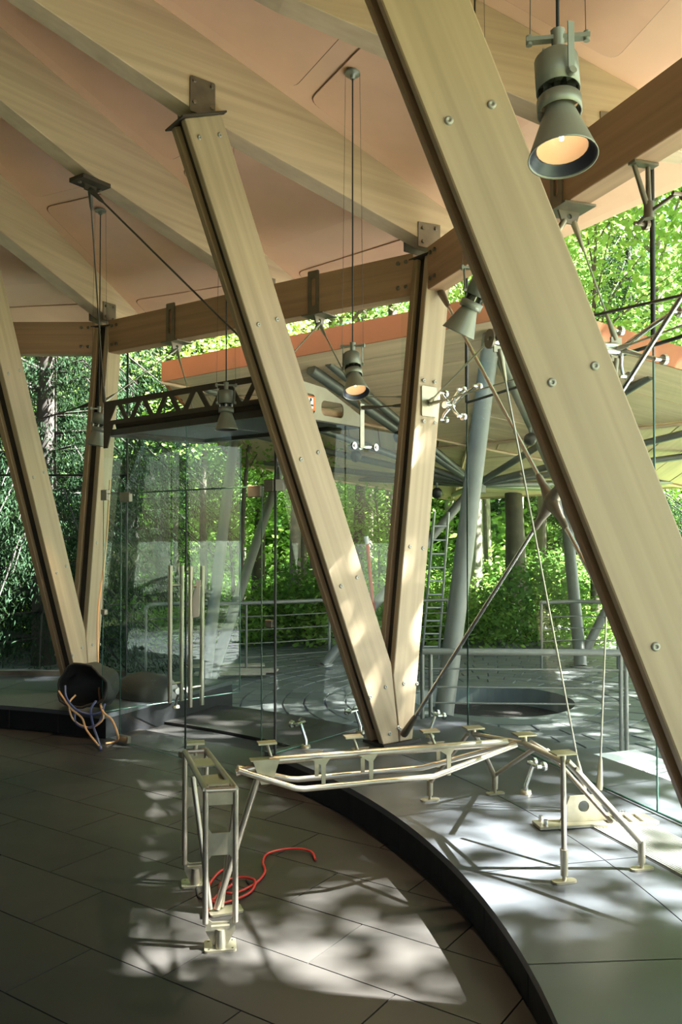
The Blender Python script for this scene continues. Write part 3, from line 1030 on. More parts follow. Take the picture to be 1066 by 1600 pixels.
# glass from the lobby to the corners
for (p, q, nm, lab) in ((BRx, cM, 'window_12', 'facade glass pane between lobby and middle column'), (cL, BLx, 'window_13', 'facade glass pane between left column and lobby')):
    o, m, L = pane(nm, p, q, ZP + .012, 3.95, lab)
    MB().tube([m @ V3((L if nm == 'window_12' else 0, 0, ZP)), m @ V3((L if nm == 'window_12' else 0, 0, 3.95))], 0.006, 6).build('edge_seal', 'glass_edge', o)

# lobby roof: perforated truss, tube, side plate with slots, soffit box
lob = empty('entrance_canopy', (FL + FR + BL + BR) / 4 + V3((0, 0, LZ0)), 'dark steel entrance canopy with triangular cut-outs hung over the glass doors', 'canopy')
Lt = FLn + 0.0
holes = []
nt = 11
x0, x1 = 0.10, Lt - 0.08
st = (x1 - x0) / nt
zt, zbm = LZ1 - 0.045, LZ1 - 0.165
for i in range(nt):
    a, c = x0 + st * i + 0.012, x0 + st * (i + 1) - 0.012
    mid = (a + c) / 2
    if i % 2 == 0:
        holes.append([(mid - 0.012, zt), (a - 0.03, zbm), (c + 0.03, zbm), (mid + 0.012, zt)][::-1])
    else:
        holes.append([(a - 0.03, zt), (mid - 0.012, zbm), (mid + 0.012, zbm), (c + 0.03, zt)][::-1])
outl = [(0, LZ0 - 0.10), (0.05, LZ0 - 0.10), (0.13, LZ1 - 0.20), (Lt - 0.08, LZ1 - 0.20), (Lt - 0.05, LZ0 - 0.08), (Lt, LZ0 - 0.08), (Lt, LZ1), (0, LZ1)]
mT = Matrix.Translation(fn * 0.0) @ mF
MB().prism(outl, 0.010, mT, holes).build('truss_plate', 'steel_dark', lob)
MB().tube([mF @ V3((0.05, 0.13, LZ0 + 0.10)), mF @ V3((Lt - 0.03, 0.13, LZ0 + 0.10))], 0.055, 12).build('lobby_tube', 'steel_dark', lob)
md = frame(FR, BR - FR, V3((0, 0, 1)))
Ls = (BR - FR).length
MB().prism([(0, LZ0 + .01), (Ls * 0.97, LZ0 + .01), (Ls * .97, LZ0 + 0.10), (Ls * 0.55, LZ0 + .25), (0, LZ0 + .29)], 0.010, md,
           [rrect(0.48, 0.74, LZ0 + 0.05, LZ0 + 0.16, 0.04)[::-1], rrect(0.27, 0.41, LZ0 + 0.05, LZ0 + 0.19, 0.03)[::-1]]).build('side_plate', 'plate_beige', lob)
MB().tube([md @ V3((0.15, 0.1, LZ0 + .08)), md @ V3((Ls * .95, 0.1, LZ0 + .08))], 0.05, 10).build('side_tube', 'glulam_ring', lob)
MB().box(md @ V3((Ls, 0, LZ0 + .02)), (0.05, 0.012, 0.34), md.to_3x3().to_4x4()).build('hanger_plate', 'zinc', lob)
# soffit: frame and inset panels
q = MB()
quad = [FL, FR, BR, BL]
cen = (FL + FR + BL + BR) / 4
inn = [cen + (p - cen) * 0.86 for p in quad]
vs = [p + V3((0, 0, LZ0)) for p in quad] + [p + V3((0, 0, LZ0)) for p in inn] + [p + V3((0, 0, LZ0 + 0.05)) for p in quad] + [p + V3((0, 0, LZ0 + 0.05)) for p in inn]
fs = []
for i in range(4):
    j = (i + 1) % 4
    fs += [(i, j, 4 + j, 4 + i), (8 + i, 12 + i, 12 + j, 8 + j), (i, 8 + i, 8 + j, j), (4 + i, 4 + j, 12 + j, 12 + i)]
q.add(vs, fs)
q.build('soffit_frame', 'steel_core', lob)
for k in range(2):
    f0, f1 = k / 2 + 0.01, (k + 1) / 2 - 0.01
    def L2(f): return inn[0].lerp(inn[1], f), inn[3].lerp(inn[2], f)
    a, c = L2(f0); b2, d2_ = L2(f1)
    vs = [V3((p.x, p.y, LZ0 + 0.03)) for p in (a, b2, d2_, c)] + [V3((p.x, p.y, LZ0 + 0.045)) for p in (a, b2, d2_, c)]
    MB().add(vs, [(0, 1, 2, 3), (7, 6, 5, 4), (0, 4, 5, 1), (1, 5, 6, 2), (2, 6, 7, 3), (3, 7, 4, 0)]).build('soffit_panel', 'panel_grey', lob)
sp = md @ V3((0.345, -0.015, LZ0 + 0.12))
if (sp - V3((0, 0, EYE))).length > ((md @ V3((0.345, 0.015, LZ0 + .12))) - V3((0, 0, EYE))).length:
    sp = md @ V3((0.345, 0.015, LZ0 + 0.12))
sg = empty('exit_sign', sp, 'small orange pictogram plate on the side of the entrance canopy', 'sign')
MB().box(sp, (0.10, 0.006, 0.10), md.to_3x3().to_4x4()).build('sign_plate', 'sign_orange', sg)
dv = (sp - md @ V3((0.345, 0, LZ0 + 0.12))).normalized()
q = MB()
for (x_, z_, w_, h_) in ((0.0, 0.025, .02, .02), (-0.01, 0.0, .015, .035), (0.012, -0.015, .03, .012), (-.02, -.022, .03, .012)):
    q.box(sp + (md.to_3x3() @ V3((x_, 0, z_))) + dv * .004, (w_, 0.003, h_), md.to_3x3().to_4x4())
q.build('pictogram', 'black', sg)
sgw = MB().box(sp + dv * .0035, (0.055, 0.002, 0.075), md.to_3x3().to_4x4()).build('pictogram_ground', 'white', sg)

# stays of the entrance canopy
brk = rp(RAFT[5], 4.217, 4.18)
A_ = V3((FL.x, FL.y, LZ1)); C_ = V3((FR.x, FR.y, LZ1)); BLt = V3((BL.x, BL.y, LZ0 + .06)); BRt = V3((BR.x, BR.y, LZ0 + .16))
cable_thing('stay_cable', brk, A_, 0.006, 'dark_cable', 'dark stay cable dropping to the left end of the entrance canopy')
cable_thing('stay_cable', brk, C_, 0.007, 'dark_cable', 'long dark diagonal stay cable to the right end of the entrance canopy')
h1, h2 = hangers['mid']
cable_thing('stay_cable', h1, A_, 0.006, 'cable', 'thin rod from the left slotted hanger to the canopy left end')
cable_thing('stay_cable', h1, BLt, 0.006, 'cable', 'thin rod from the left slotted hanger down behind the canopy')
cable_thing('stay_cable', h2, C_, 0.006, 'cable', 'thin rod from the right slotted hanger to the canopy right end')
cable_thing('stay_cable', h2, BRt, 0.006, 'cable', 'thin rod from the right slotted hanger to the canopy side plate')
cable_thing('stay_cable', leg1(aMid, zb) + T(aMid) * 0.1, BRt, 0.006, 'dark_cable', 'short dark cable from the middle column to the canopy side plate')
cable_thing('stay_cable', leg1(aMid, zb + .06) + T(aMid) * 0.1, V3((BL.x, BL.y, 2.95)), 0.004, 'cable', 'level thin wire behind the middle spotlight')
lw = leg1(aL, 3.0) + T(aL) * .1
cable_thing('stay_cable', lw, rp(VANG[3], RB + .2, 1.9), 0.008, 'dark_cable', 'dark cable running left from the left column')

# ------------------------------------------------------------------ spider clamps holding the glass
def clamp(p, arm, out, label, parts=2):
    """foot on the plinth, leaning stem, cross arm with round glass buttons"""
    p, arm, out = V3(p), V3(arm).normalized(), V3(out).normalized()
    root = empty('glass_clamp', p, label, 'glass clamp', 'spider clamps')
    MB().lathe([(0.0005, 0.02), (0.03, 0.02), (0.034, 0.0)], 12, Matrix.Translation(p)).build('foot', 'zinc', root)
    tip = p + V3((0, 0, 0.16)) + out * 0.05
    MB().tube([p + V3((0, 0, .012)), p + V3((0, 0, .05)), tip], [0.016, 0.013, 0.012], 8).build('stem', 'stainless', root)
    a = MB().tube([tip - arm * 0.05, tip + arm * 0.05], 0.012, 8).build('arm', 'stainless', root)
    for s in (-1, 1):
        c = tip + arm * s * 0.05
        MB().tube([c - out * .01, c + out * 0.045], [0.012, 0.012], 8).build('pin', 'stainless', a)
        MB().tube([c + out * 0.03, c + out * 0.046], [0.027, 0.027], 12).build('glass_button', 'stainless', a)
    return root
clamp(pz(478, 1168, ZP), BR - FR, V3((-fd.x, -fd.y, 0)), 'low steel glass clamp at the plinth end left of the middle column')
clamp(pz(563, 1146, ZP), BR - FR, V3((-fd.x, -fd.y, 0)), 'low steel glass clamp just behind the middle column')
clamp(pz(672, 1152, ZP), cR - cM, U(aM), 'low steel glass clamp right of the middle column foot')
clamp(pz(822, 1240, ZP), cR - cM, U(aM), 'low steel glass clamp beyond the white boards end of the exhibit')
clamp(pz(275, 1106, ZP), BL - FL, fd, 'low steel glass clamp beside the door handles')
def spider(p, inward, dirs, label, reach=0.17):
    root = empty('glass_spider', p, label, 'glass spider', 'spider clamps')
    p = V3(p)
    MB().tube([p - V3(inward) * 0.02, p + V3(inward) * 0.07], 0.026, 10).build('hub', 'stainless', root)
    for d in dirs:
        e = p + V3(d)
        g = MB().tube([p, p + V3(d) * .6 + V3(inward) * .01, e], [0.018, 0.013, 0.011], 8).build('arm', 'stainless', root)
        MB().tube([e + V3(inward) * .02, e - V3(inward) * 0.06], 0.011, 8).build('pin', 'stainless', g)
        MB().tube([e - V3(inward) * 0.03, e - V3(inward) * 0.05], 0.028, 12).build('glass_button', 'stainless', g)
td = (cR - cM).normalized()
inw = -U(aM)
pJ = V3((cJ.x, cJ.y, ST_Z)) + inw * 0.09
spider(s_out + U(aM) * 0.03, inw, [td * 0.42 + V3((0, 0, .11)), td * 0.30 + V3((0, 0, -.11)), -td * 0.05 + V3((0, 0, .12)), td * .02 + V3((0, 0, -.15))], 'four-armed steel spider at the outer end of the grey strut')
pM_ = V3((cM.x, cM.y, ST_Z - .05)) - U(aMid) * 0.22 - T(aMid) * 0.05
sd = (cR - cM).normalized(); sl = (cM - cL).normalized()
spider(pM_, -U(aMid), [sd * 0.14 + V3((0, 0, .10)), sd * 0.14 + V3((0, 0, -.10)), sl * -0.08 + V3((0, 0, .10)), -sl * 0.08 + V3((0, 0, -.10)), sd * .24 + V3((0, 0, .12)) + U(aMid) * .1], 'shiny steel spider behind the middle column at strut height')
spider(V3((BR.x, BR.y, 2.36)) - fd * .03, fd * -1, [V3((0.1, 0.07, 0.0)), V3((-.07, -.07, 0))], 'steel glass fitting under the canopy side plate')
pt = hangers['right'][0] + (rp(aR, RR) - rp(aMid, RR)).normalized() * .62
pt.z = BZ0 - .02
hx_ = empty('hung_spider', pt, 'steel spider hanging below the upper right ring beam', 'glass spider', 'spider clamps')
MB().box(pt + V3((0, 0, 0.012)), (0.14, 0.05, 0.014), Matrix.Rotation(R_(aM), 4, 'Z')).build('fixing_plate', 'bracket', hx_)
jt = pt + V3((0, 0, -0.22)) + U(aM) * 0.03
for s in (-0.055, 0.025):
    MB().tube([pt + U(aM) * s, jt], [0.012, 0.016], 8).build('stem', 'bracket', hx_)
MB().tube([jt + V3((0, 0, .05)), jt + V3((0, 0, -.03))], 0.026, 10).build('hub', 'bracket', hx_)
for d in (td * 0.13 + V3((0, 0, .05)) + U(aM) * .05, -td * 0.12 + V3((0, 0, -.01)) + U(aM) * .03):
    g = MB().tube([jt, jt + d], 0.010, 8).build('arm', 'bracket', hx_)
    MB().tube([jt + d - U(aM) * .02, jt + d + U(aM) * .07], 0.011, 8).build('pin', 'bracket', g)
    MB().tube([jt + d + U(aM) * .04, jt + d + U(aM) * .06], 0.026, 12).build('glass_button', 'bracket', g)

# linear floor grille by the glass on the right
g0, g1 = pz(950, 1300, ZP), pz(1120, 1420, ZP)
grl = empty('floor_grille', pz(1040, 1345, ZP), 'linear steel floor grille along the glass at the right edge', 'grille')
ga = td
gb = U(aM)
gc = V3((cJ.x, cJ.y, ZP)) - gb * 0.30 + td * 0.75
for i in range(22):
    MB().box(gc + gb * (-0.15 + i * 0.0143) + V3((0, 0, 0.004)), (1.7, 0.006, 0.008), frame((0, 0, 0), ga, (0, 0, 1)).to_3x3().to_4x4()).build('bar', 'alu', grl)
MB().box(gc + V3((0, 0, 0.001)), (1.7, 0.33, 0.002), frame((0, 0, 0), ga, (0, 0, 1)).to_3x3().to_4x4()).build('tray', 'black', grl)

# ------------------------------------------------------------------ hanging spotlights
def ceiling_z(x, y):
    r = math.hypot(x - CX, y - CY)
    an = math.degrees(math.atan2(y - CY, x - CX))
    best = min(range(len(ORDER)), key=lambda i: abs(((ORDER[i] - an + 180) % 360) - 180))
    # facet between rafters
    for i in range(len(ORDER)):
        a0 = ORDER[i]; a1 = ORDER[(i + 1) % len(ORDER)]
        if a1 < a0: a1 += 360
        aa = an % 360
        for k in (0, 360):
            if a0 <= aa + k <= a1:
                am = (a0 + a1) / 2
                mdist = r * math.cos(R_(aa + k - am))
                return zc(mdist / math.cos(R_((a1 - a0) / 2)))
    return zc(r)
def spotlight(mouth, aim, label, yaw=0.0, power=60, arm_turn=0.0):
    mouth = V3(mouth)
    up = -V3(aim).normalized()
    cy, sy = math.cos(yaw), math.sin(yaw)
    bar = V3((cy, sy, 0))
    hang = mouth + up * 0.19           # pivot in the housing
    top = V3((hang.x, hang.y, hang.z + 0.125))
    zceil = ceiling_z(hang.x, hang.y) - 0.012
    root = empty('hanging_spotlight', V3((hang.x, hang.y, zceil)), label, 'lamp', 'hanging spotlights')
    x_ = up.cross(bar.cross(up)).normalized() if False else (bar - up * bar.dot(up)).normalized()
    y_ = up.cross(x_)
    m = Matrix((x_, y_, up)).transposed().to_4x4()
    m.translation = mouth
    MB().lathe([(0.0005, -0.035), (0.016, -0.035), (0.018, -0.012), (0.045, -0.012), (0.052, -0.004), (0.052, 0.004)], 20, Matrix.Translation((hang.x, hang.y, zceil))).build('ceiling_rose', 'lamp', root)
    MB().tube([V3((hang.x, hang.y, zceil - 0.03)), top + V3((0, 0, .02))], 0.0045, 6).build('cord', 'black', root)
    for s in (-1, 1):
        MB().tube([V3((hang.x, hang.y, zceil)) + bar * s * 0.045 + V3((0, 0, -.01)), top + bar * s * 0.066], 0.0012, 4).build('suspension_wire', 'dark_cable', root)
    q = MB().box(top, (0.15, 0.022, 0.010), frame((0, 0, 0), bar, (0, 0, 1)).to_3x3().to_4x4())
    q.tube([top + V3((0, 0, -.03)), top + V3((0, 0, 0.02))], [0.014, 0.018], 8)
    cb = q.build('crossbar', 'lamp', root)
    for s in (-1, 1):
        MB().tube([top + bar * s * 0.068 + V3((0, 0, -0.012)), top + bar * s * 0.068 + V3((0, 0, 0.012))], 0.008, 8).build('wire_grip', 'lamp', cb)
    arm = V3((math.cos(yaw + arm_turn), math.sin(yaw + arm_turn), 0))
    ma = m @ Matrix.Rotation(arm_turn, 4, 'Z')
    for s in (-1, 1):
        yk = MB()
        a0 = top + arm * s * 0.060
        a1 = ma @ V3((s * 0.060, 0, 0.19))
        d = a0 - a1
        yk.box((a0 + a1) / 2, (0.004, 0.016, d.length + 0.015), frame((0, 0, 0), arm, d).to_3x3().to_4x4())
        yk.build('yoke_arm', 'lamp', root)
    for s in (-1, 1):
        MB().tube([ma @ V3((s * 0.056, 0, 0.19)), ma @ V3((s * 0.070, 0, 0.19))], 0.010, 10).build('yoke_knob', 'lamp', root)
    MB().lathe([(0.0005, 0.277), (0.048, 0.277), (0.0525, 0.272), (0.0525, 0.184), (0.050, 0.184), (0.050, 0.205), (0.0005, 0.21)], 28, m).build('housing', 'lamp', root)
    f = MB()
    for k in range(10):
        an = 2 * PI * k / 10
        mm = m @ Matrix.Rotation(an, 4, 'Z')
        f.add([mm @ V3(v) for v in ((0.012, 0, 0.128), (0.047, 0, 0.15), (0.047, 0, 0.198), (0.012, 0, 0.20))], [(0, 1, 2, 3)])
    f.lathe([(0.020, 0.12), (0.020, 0.20)], 12, m)
    f.build('cooling_fins', 'lamp_fin', root)
    MB().lathe([(0.050, 0.122), (0.053, 0.122), (0.053, 0.158), (0.050, 0.158), (0.050, 0.122)], 28, m).build('collar', 'lamp', root)
    MB().lathe([(0.034, 0.150), (0.036, 0.130), (0.080, 0.006), (0.082, 0.0), (0.0795, 0.0), (0.076, 0.006), (0.033, 0.126)], 32, m).build('shade', 'lamp', root)
    MB().lathe([(0.078, 0.003), (0.074, 0.005), (0.073, 0.012), (0.068, 0.013), (0.067, 0.020), (0.062, 0.021), (0.060, 0.030)], 32, m).build('baffle_ring', 'lamp_inner', root)
    MB().lathe([(0.060, 0.026), (0.052, 0.055), (0.038, 0.078), (0.012, 0.088), (0.0005, 0.088)], 24, m).build('reflector', 'glow', root)
    MB().tube([m @ V3((0, 0, 0.085)), m @ V3((0, 0, 0.05))], [0.007, 0.005], 8).build('bulb', 'filament', root)
    cp = [top + V3((0, 0, -0.02)), top + V3((0, 0, -.04)) + y_ * .03, m @ V3((0.0, 0.06, 0.30)), m @ V3((0.0, 0.075, 0.27)), m @ V3((0, 0.054, 0.245))]
    MB().tube(bez(cp, 5), 0.0045, 6).build('lead', 'black', root)
    li = bpy.data.lights.new('spot_beam', 'SPOT')
    li.energy, li.color = power, (1.0, 0.72, 0.42)
    li.spot_size, li.spot_blend, li.shadow_soft_size = R_(58), 0.6, 0.04
    lo = bpy.data.objects.new('spot_beam', li)
    COL.objects.link(lo)
    lo.parent = root
    lo.matrix_basis = Matrix.Translation(-off(root)) @ Matrix.Translation(m @ V3((0, 0, 0.02))) @ (-up).to_track_quat('-Z', 'Y').to_matrix().to_4x4()
    return root
spotlight(pd(880, 247, 1.98), (0, -0.22, -1), 'large grey spotlight hanging nearest the camera at upper right', -0.15, arm_turn=-1.15)
spotlight(pd(716, 520, 4.0), (-0.42, 0.26, -0.9), 'tilted grey spotlight between the middle column and the foreground leg', 0.25)
spotlight(pd(557, 614, 5.0), (0.12, -0.45, -1), 'grey spotlight hanging from a round rose left of the middle column top', -0.25)
spotlight(pd(354, 672, 5.88), (0.02, -0.02, -1), 'grey spotlight hanging in front of the entrance canopy', 0.1)
spotlight(pd(149, 696, 7.2), (-0.16, 0.0, -1), 'small grey spotlight in front of the left column', 0.4)

# ------------------------------------------------------------------ steel exhibit frame
ex = empty('exhibit_frame', pz(333, 1425, 0), 'bare zinc steel exhibit frame spanning from the floor to the plinth', 'metal frame')
ZT = 0.64
bl, br = V3((-0.755, 4.12, 0)), V3((-0.655, 4.14, 0))
fl_, fr_ = V3((-0.555, 3.50, 0)), V3((-0.435, 3.52, 0))
def tb(pts, r, name='tube', mat='zinc_tube', n=8):
    return MB().tube(pts, r, n).build(name, mat, ex)
def lift(p, z): return V3((p.x, p.y, z))
for nm, (a, c) in (('back', (bl, br)), ('front', (fl_, fr_))):
    for p in (a, c):
        tb([lift(p, 0.10), lift(p, ZT)], 0.0125, 'leg')
    mid = (a + c) / 2
    d = (c - a).normalized()
    mm = frame(mid, d, (0, 0, 1))
    w = (c - a).length / 2
    # mid plate, top plate, shoe, foot plate, levelling screw
    MB().prism([(-w, 0.50), (-w * .6, 0.465), (w * .6, 0.465), (w, 0.50), (w, 0.34), (w * .6, 0.375), (-w * .6, 0.375), (-w, 0.34)][::-1], 0.005, mm).build('web_plate', 'zinc', ex)
    MB().prism([(-w, ZT - .01), (w, ZT - .01), (w, ZT - 0.06), (-w, ZT - .06)], 0.005, mm).build('top_plate', 'zinc', ex)
    MB().prism([(-w, 0.125), (-w * .55, .105), (w * .55, .105), (w, 0.125), (w, 0.07), (w * .5, 0.012), (-w * .5, 0.012), (-w, 0.07)][::-1], 0.006, mm).build('shoe_plate', 'zinc', ex)
    fp = MB().prism(rrect(-0.065, 0.065, -0.05, 0.05, 0.012, 3), 0.010, Matrix.Translation(lift(mid, 0.006)) @ frame((0, 0, 0), d, (0, 0, 1)).to_3x3().to_4x4() @ Matrix.Rotation(R_(90), 4, 'X'),
                    [[(sx * 0.048 + 0.006 * math.cos(2 * PI * k / 6), sy * 0.034 + 0.006 * math.sin(2 * PI * k / 6)) for k in range(6)] for sx in (-1, 1) for sy in (-1, 1)])
    fp = fp.build('foot_plate', 'zinc', ex)
    fo = mm.to_3x3() @ V3((0, -1, 0))
    if fo.y > 0: fo = -fo
    cpt = lift(mid, 0.0) + fo * 0.02
    MB().tube([cpt + V3((0, 0, 0.008)), cpt + V3((0, 0, .085))], [0.024, 0.018], 10).build('levelling_screw', 'zinc', fp)
    MB().box(cpt + V3((0, 0, .092)), (0.075, 0.018, 0.012), mm.to_3x3().to_4x4()).build('wing_nut', 'zinc', fp)
    # bearing plate on top
    tc_ = lift(mid, ZT) + V3((0, 0, 0.0))
    if nm == 'back':
        MB().tube([tc_ + V3((0, 0, -.02)), tc_ + V3((0, 0, .035))], 0.011, 8).build('pad_stem', 'zinc', ex)
        MB().box(tc_ + V3((0, 0, .04)), (0.085, 0.06, 0.010), mm.to_3x3().to_4x4()).build('pad', 'zinc', ex)
    else:
        tc_ = tc_ + (bl - fl_).normalized() * .05
        MB().tube([tc_ + V3((0, 0, -.05)), tc_ + V3((0, 0, .01))], 0.014, 8).build('pad_stem', 'zinc', ex)
        MB().box(tc_ + V3((0, 0, .014)), (0.085, 0.06, 0.008), mm.to_3x3().to_4x4()).build('pad', 'zinc', ex)
    tb([lift(a, ZT), lift(c, ZT)], 0.0125, 'top_rail')
for (a, c) in ((bl, fl_), (br, fr_)):
    tb([lift(a, ZT), lift(c, ZT)], 0.0135, 'top_rail')
mid_t = (bl + br + fl_ + fr_) / 4
dd_ = (bl - fl_).normalized()
MB().box(lift(mid_t, ZT + 0.002) + dd_ * .10, (0.13, 0.11, 0.006), frame((0, 0, 0), dd_, (0, 0, 1)).to_3x3().to_4x4()).build('cross_plate', 'zinc', ex)
MB().box(lift(mid_t, ZT - 0.016) - dd_ * .12, (0.14, 0.11, 0.006), frame((0, 0, 0), dd_, (0, 0, 1)).to_3x3().to_4x4()).build('cross_plate', 'zinc', ex)
# raking struts down to a single foot
foot = pz(334, 1428, 0)
tb([lift((bl + br) / 2 * .45 + (fl_ + fr_) / 2 * .55, ZT - 0.03) + V3((-.09, .12, -.03)), foot + V3((-0.015, 0, 0.02))], 0.0125, 'strut')
hub = V3((-0.375, 3.84, 0.655))
tb([hub + V3((0.0, 0, -0.06)), foot + V3((0.012, 0.01, 0.02))], 0.016, 'strut')
tb([hub + V3((-.10, 0.02, -0.12)), foot + V3((0.03, 0.03, 0.02))], 0.012, 'strut')
fpm = Matrix.Translation(foot + V3((0.05, 0.02, 0.006))) @ Matrix.Rotation(R_(20), 4, 'Z') @ Matrix.Rotation(R_(90), 4, 'X')
MB().prism(rrect(-0.075, 0.075, -0.04, 0.04, 0.012, 3), 0.010, fpm).build('foot_plate', 'zinc', ex)
# triangular beam towards the plinth
nodeP = V3((0.90, 4.18, 0.665))
ax_ = (nodeP - hub).normalized()
sd_ = ax_.cross(V3((0, 0, 1))).normalized()       # towards the viewer
if sd_.y > 0: sd_ = -sd_
Lb = (nodeP - hub).length
tb([hub + ax_ * 0.05 + V3((0, 0, .012)), hub + ax_ * (Lb * .93) + V3((0, 0, .012))], 0.019, 'top_chord')
for s, nm in ((1, 'bottom_chord'), (-1, 'bottom_chord')):
    c0 = hub + sd_ * s * 0.02 - ax_ * 0.09 + V3((0, 0, -0.015))
    pts = [c0, hub + ax_ * 0.16 + sd_ * s * 0.075 + V3((0, 0, -0.10)), hub + ax_ * 0.20 + sd_ * s * 0.075 + V3((0, 0, -0.105)), hub + ax_ * (Lb * .62) + sd_ * s * 0.075 + V3((0, 0, -0.10)), nodeP - ax_ * .05 + sd_ * s * 0.012]
    tb(pts, 0.014, nm)
tb([hub - ax_ * 0.10 + V3((0, 0, -.03)), hub + ax_ * 0.06 + V3((0, 0, .0))], 0.017, 'hub_arm')
gm = frame(hub + ax_ * 0.03, ax_, (0, 0, 1))
hole = [(0.013 * math.cos(2 * PI * k / 10), -0.055 + 0.013 * math.sin(2 * PI * k / 10)) for k in range(10)]
for s in (-1, 1):
    MB().prism([(-0.055, 0.02), (0.065, 0.02), (0.03, -0.085), (-0.02, -0.085)], 0.005, gm @ Matrix.Translation((0, s * .024, 0)), [hole]).build('gusset', 'zinc', ex)
MB().box(hub + ax_ * .03 + V3((0, 0, .022)), (0.13, 0.055, 0.005), gm.to_3x3().to_4x4()).build('gusset_top', 'zinc', ex)
for f in (0.02, 0.16, 0.33, 0.62):
    c = hub + ax_ * (Lb * f + .04)
    if f != 0.16:
        q0 = c - sd_ * 0.03 + V3((0, 0, .03))
        MB().box(q0 + V3((-0.02, 0, .055)), (0.085, 0.055, 0.008), gm.to_3x3().to_4x4()).build('pad', 'zinc', ex)
        tb([q0 + V3((-.02, 0, .05)), c + V3((0, 0, .01))], 0.007, 'pad_stem', 'zinc')
    if f > 0.1:
        for s in (-1, 1):
            e0 = c + ax_ * .04 + V3((0, 0, .03)); e1 = c + ax_ * .04 + sd_ * s * .075 + V3((0, 0, -.105))
            mmw = frame((e0 + e1) / 2 + sd_ * s * .03, ax_, (0, 0, 1))
            MB().prism([(-0.012, -0.065), (0.006, -0.065), (0.008, 0.03), (0.03, 0.06), (-0.06, 0.06), (-0.014, 0.03)], 0.005, mmw).build('web_bracket', 'zinc', ex)
# head bar over the plinth and its legs
e1 = pz(740, 1147, 0.63); e2 = pz(880, 1190, 0.69)
tb([e1, nodeP], 0.013, 'head_bar'); tb([nodeP, e2], 0.015, 'head_bar')
tb([nodeP + V3((0.03, -.01, .01)), e2 + V3((0.06, -.02, -.03))], 0.010, 'head_bar')
for (p, zz) in ((e1, .03), (nodeP, .04), (e2, .035)):
    tb([p, p + V3((0, 0, zz))], 0.014, 'pad_stem', 'zinc')
    MB().box(p + V3((0, 0, zz + .004)), (0.10, 0.075, 0.007), gm.to_3x3().to_4x4()).build('pad', 'zinc', ex)
f1, f2, f3, f4 = pz(672, 1251, ZP), pz(774, 1241, ZP), pz(882, 1379, ZP), pz(1003, 1359, ZP)
def leg_to(p, f, r=0.0125, bend=0.10):
    tb([p, lift(f, ZP + bend) + (p - f).normalized() * .0], r, 'leg')
    MB().tube([f + V3((0, 0, .03)), f + V3((0, 0, bend + .012))], [0.016, 0.018], 8).build('shoe', 'zinc', ex)
    MB().tube([f + V3((0, 0, .006)), f + V3((0, 0, .035))], 0.009, 8).build('levelling_screw', 'zinc', ex)
    MB().prism(rrect(-0.055, 0.055, -0.022, 0.022, 0.018, 3), 0.009, Matrix.Translation(f + V3((0, 0, 0.0055))) @ Matrix.Rotation(R_(15), 4, 'Z') @ Matrix.Rotation(R_(90), 4, 'X')).build('foot_plate', 'zinc', ex)
leg_to(e1 + V3((-.03, 0, 0)), f1)
leg_to(e1 + V3((.01, 0, 0)), f2)
tb([nodeP + V3((0.06, 0, -.02)), lift(f2, ZP + .11)], 0.012, 'leg')
leg_to(e2 + V3((0, 0, 0)), f3, 0.0125, 0.13)
leg_to(e2 + V3((.02, 0, 0)), f4, 0.016, 0.12)
tb([nodeP + V3((.1, -.05, -.02)), e2.lerp(f4, .62) + V3((0, .0, .03))], 0.010, 'leg')

# red hose on the floor
pts = [(493, 1343), (485, 1331), (455, 1328), (420, 1333), (411, 1348), (414, 1365), (398, 1381), (365, 1397), (345, 1392), (348, 1378), (375, 1372), (398, 1378), (390, 1395), (350, 1412), (330, 1408), (326, 1385), (345, 1362), (368, 1358), (366, 1378), (340, 1400), (322, 1422), (319, 1433)]
P3 = [pz(x, y, 0.010) + V3((0, 0, 0.0035 * (i % 3))) for i, (x, y) in enumerate(pts)]
hz = empty('red_hose', pz(350, 1395, 0), 'thin red hose coiled on the floor under the frame', 'hose')
MB().tube(bez(P3, 6), 0.0065, 6).build('hose', 'red', hz)
pts = [(322, 1372), (308, 1385), (312, 1402), (340, 1410), (372, 1403), (392, 1388), (385, 1375)]
kz = empty('black_cord', pz(340, 1390, 0), 'thin dark cord looped beneath the red hose', 'cord')
MB().tube(bez([pz(x, y, 0.005) for x, y in pts], 6), 0.0045, 6).build('cord', 'black', kz)

# ------------------------------------------------------------------ cable bag on the left plinth
random.seed(5)
bc = V3((-2.12, 7.27, ZP))
bag = empty('cable_bag', bc, 'dark open sack of cables slumped at the foot of the left column', 'bag')
# lumpy sack lying on its side, mouth turned to the viewer
axm = V3((-0.30, -0.9, 0.12)).normalized()
sxm = axm.cross(V3((0, 0, 1))).normalized()
szm = sxm.cross(axm)
nu, nv = 26, 12
vs, fs = [], []
for j in range(nv):
    t = j / (nv - 1)
    rr = 0.215 * math.sin(min(1.0, 0.12 + t * 1.15) * PI * .5) ** .6 * (1 - 0.10 * t)
    for i in range(nu):
        a = 2 * PI * i / nu
        k = 1 + 0.07 * math.sin(3 * a + 4 * t) + 0.04 * math.sin(7 * a - 6 * t)
        p = bc + V3((0.08, 0.20, 0.165)) + axm * (0.40 * t) + (sxm * math.cos(a) * 1.22 + szm * math.sin(a) * .92) * rr * k
        p.z = max(p.z, ZP + 0.004 + 0.003 * math.sin(a * 5))
        vs.append(p)
for j in range(nv - 1):
    for i in range(nu):
        i2 = (i + 1) % nu
        fs.append((j * nu + i, j * nu + i2, (j + 1) * nu + i2, (j + 1) * nu + i))
fs.append(tuple(range(nu - 1, -1, -1)))
bb = MB().add(vs, fs, True).build('sack', 'bag', bag)
sm = bb.modifiers.new('thick', 'SOLIDIFY'); sm.thickness = 0.008
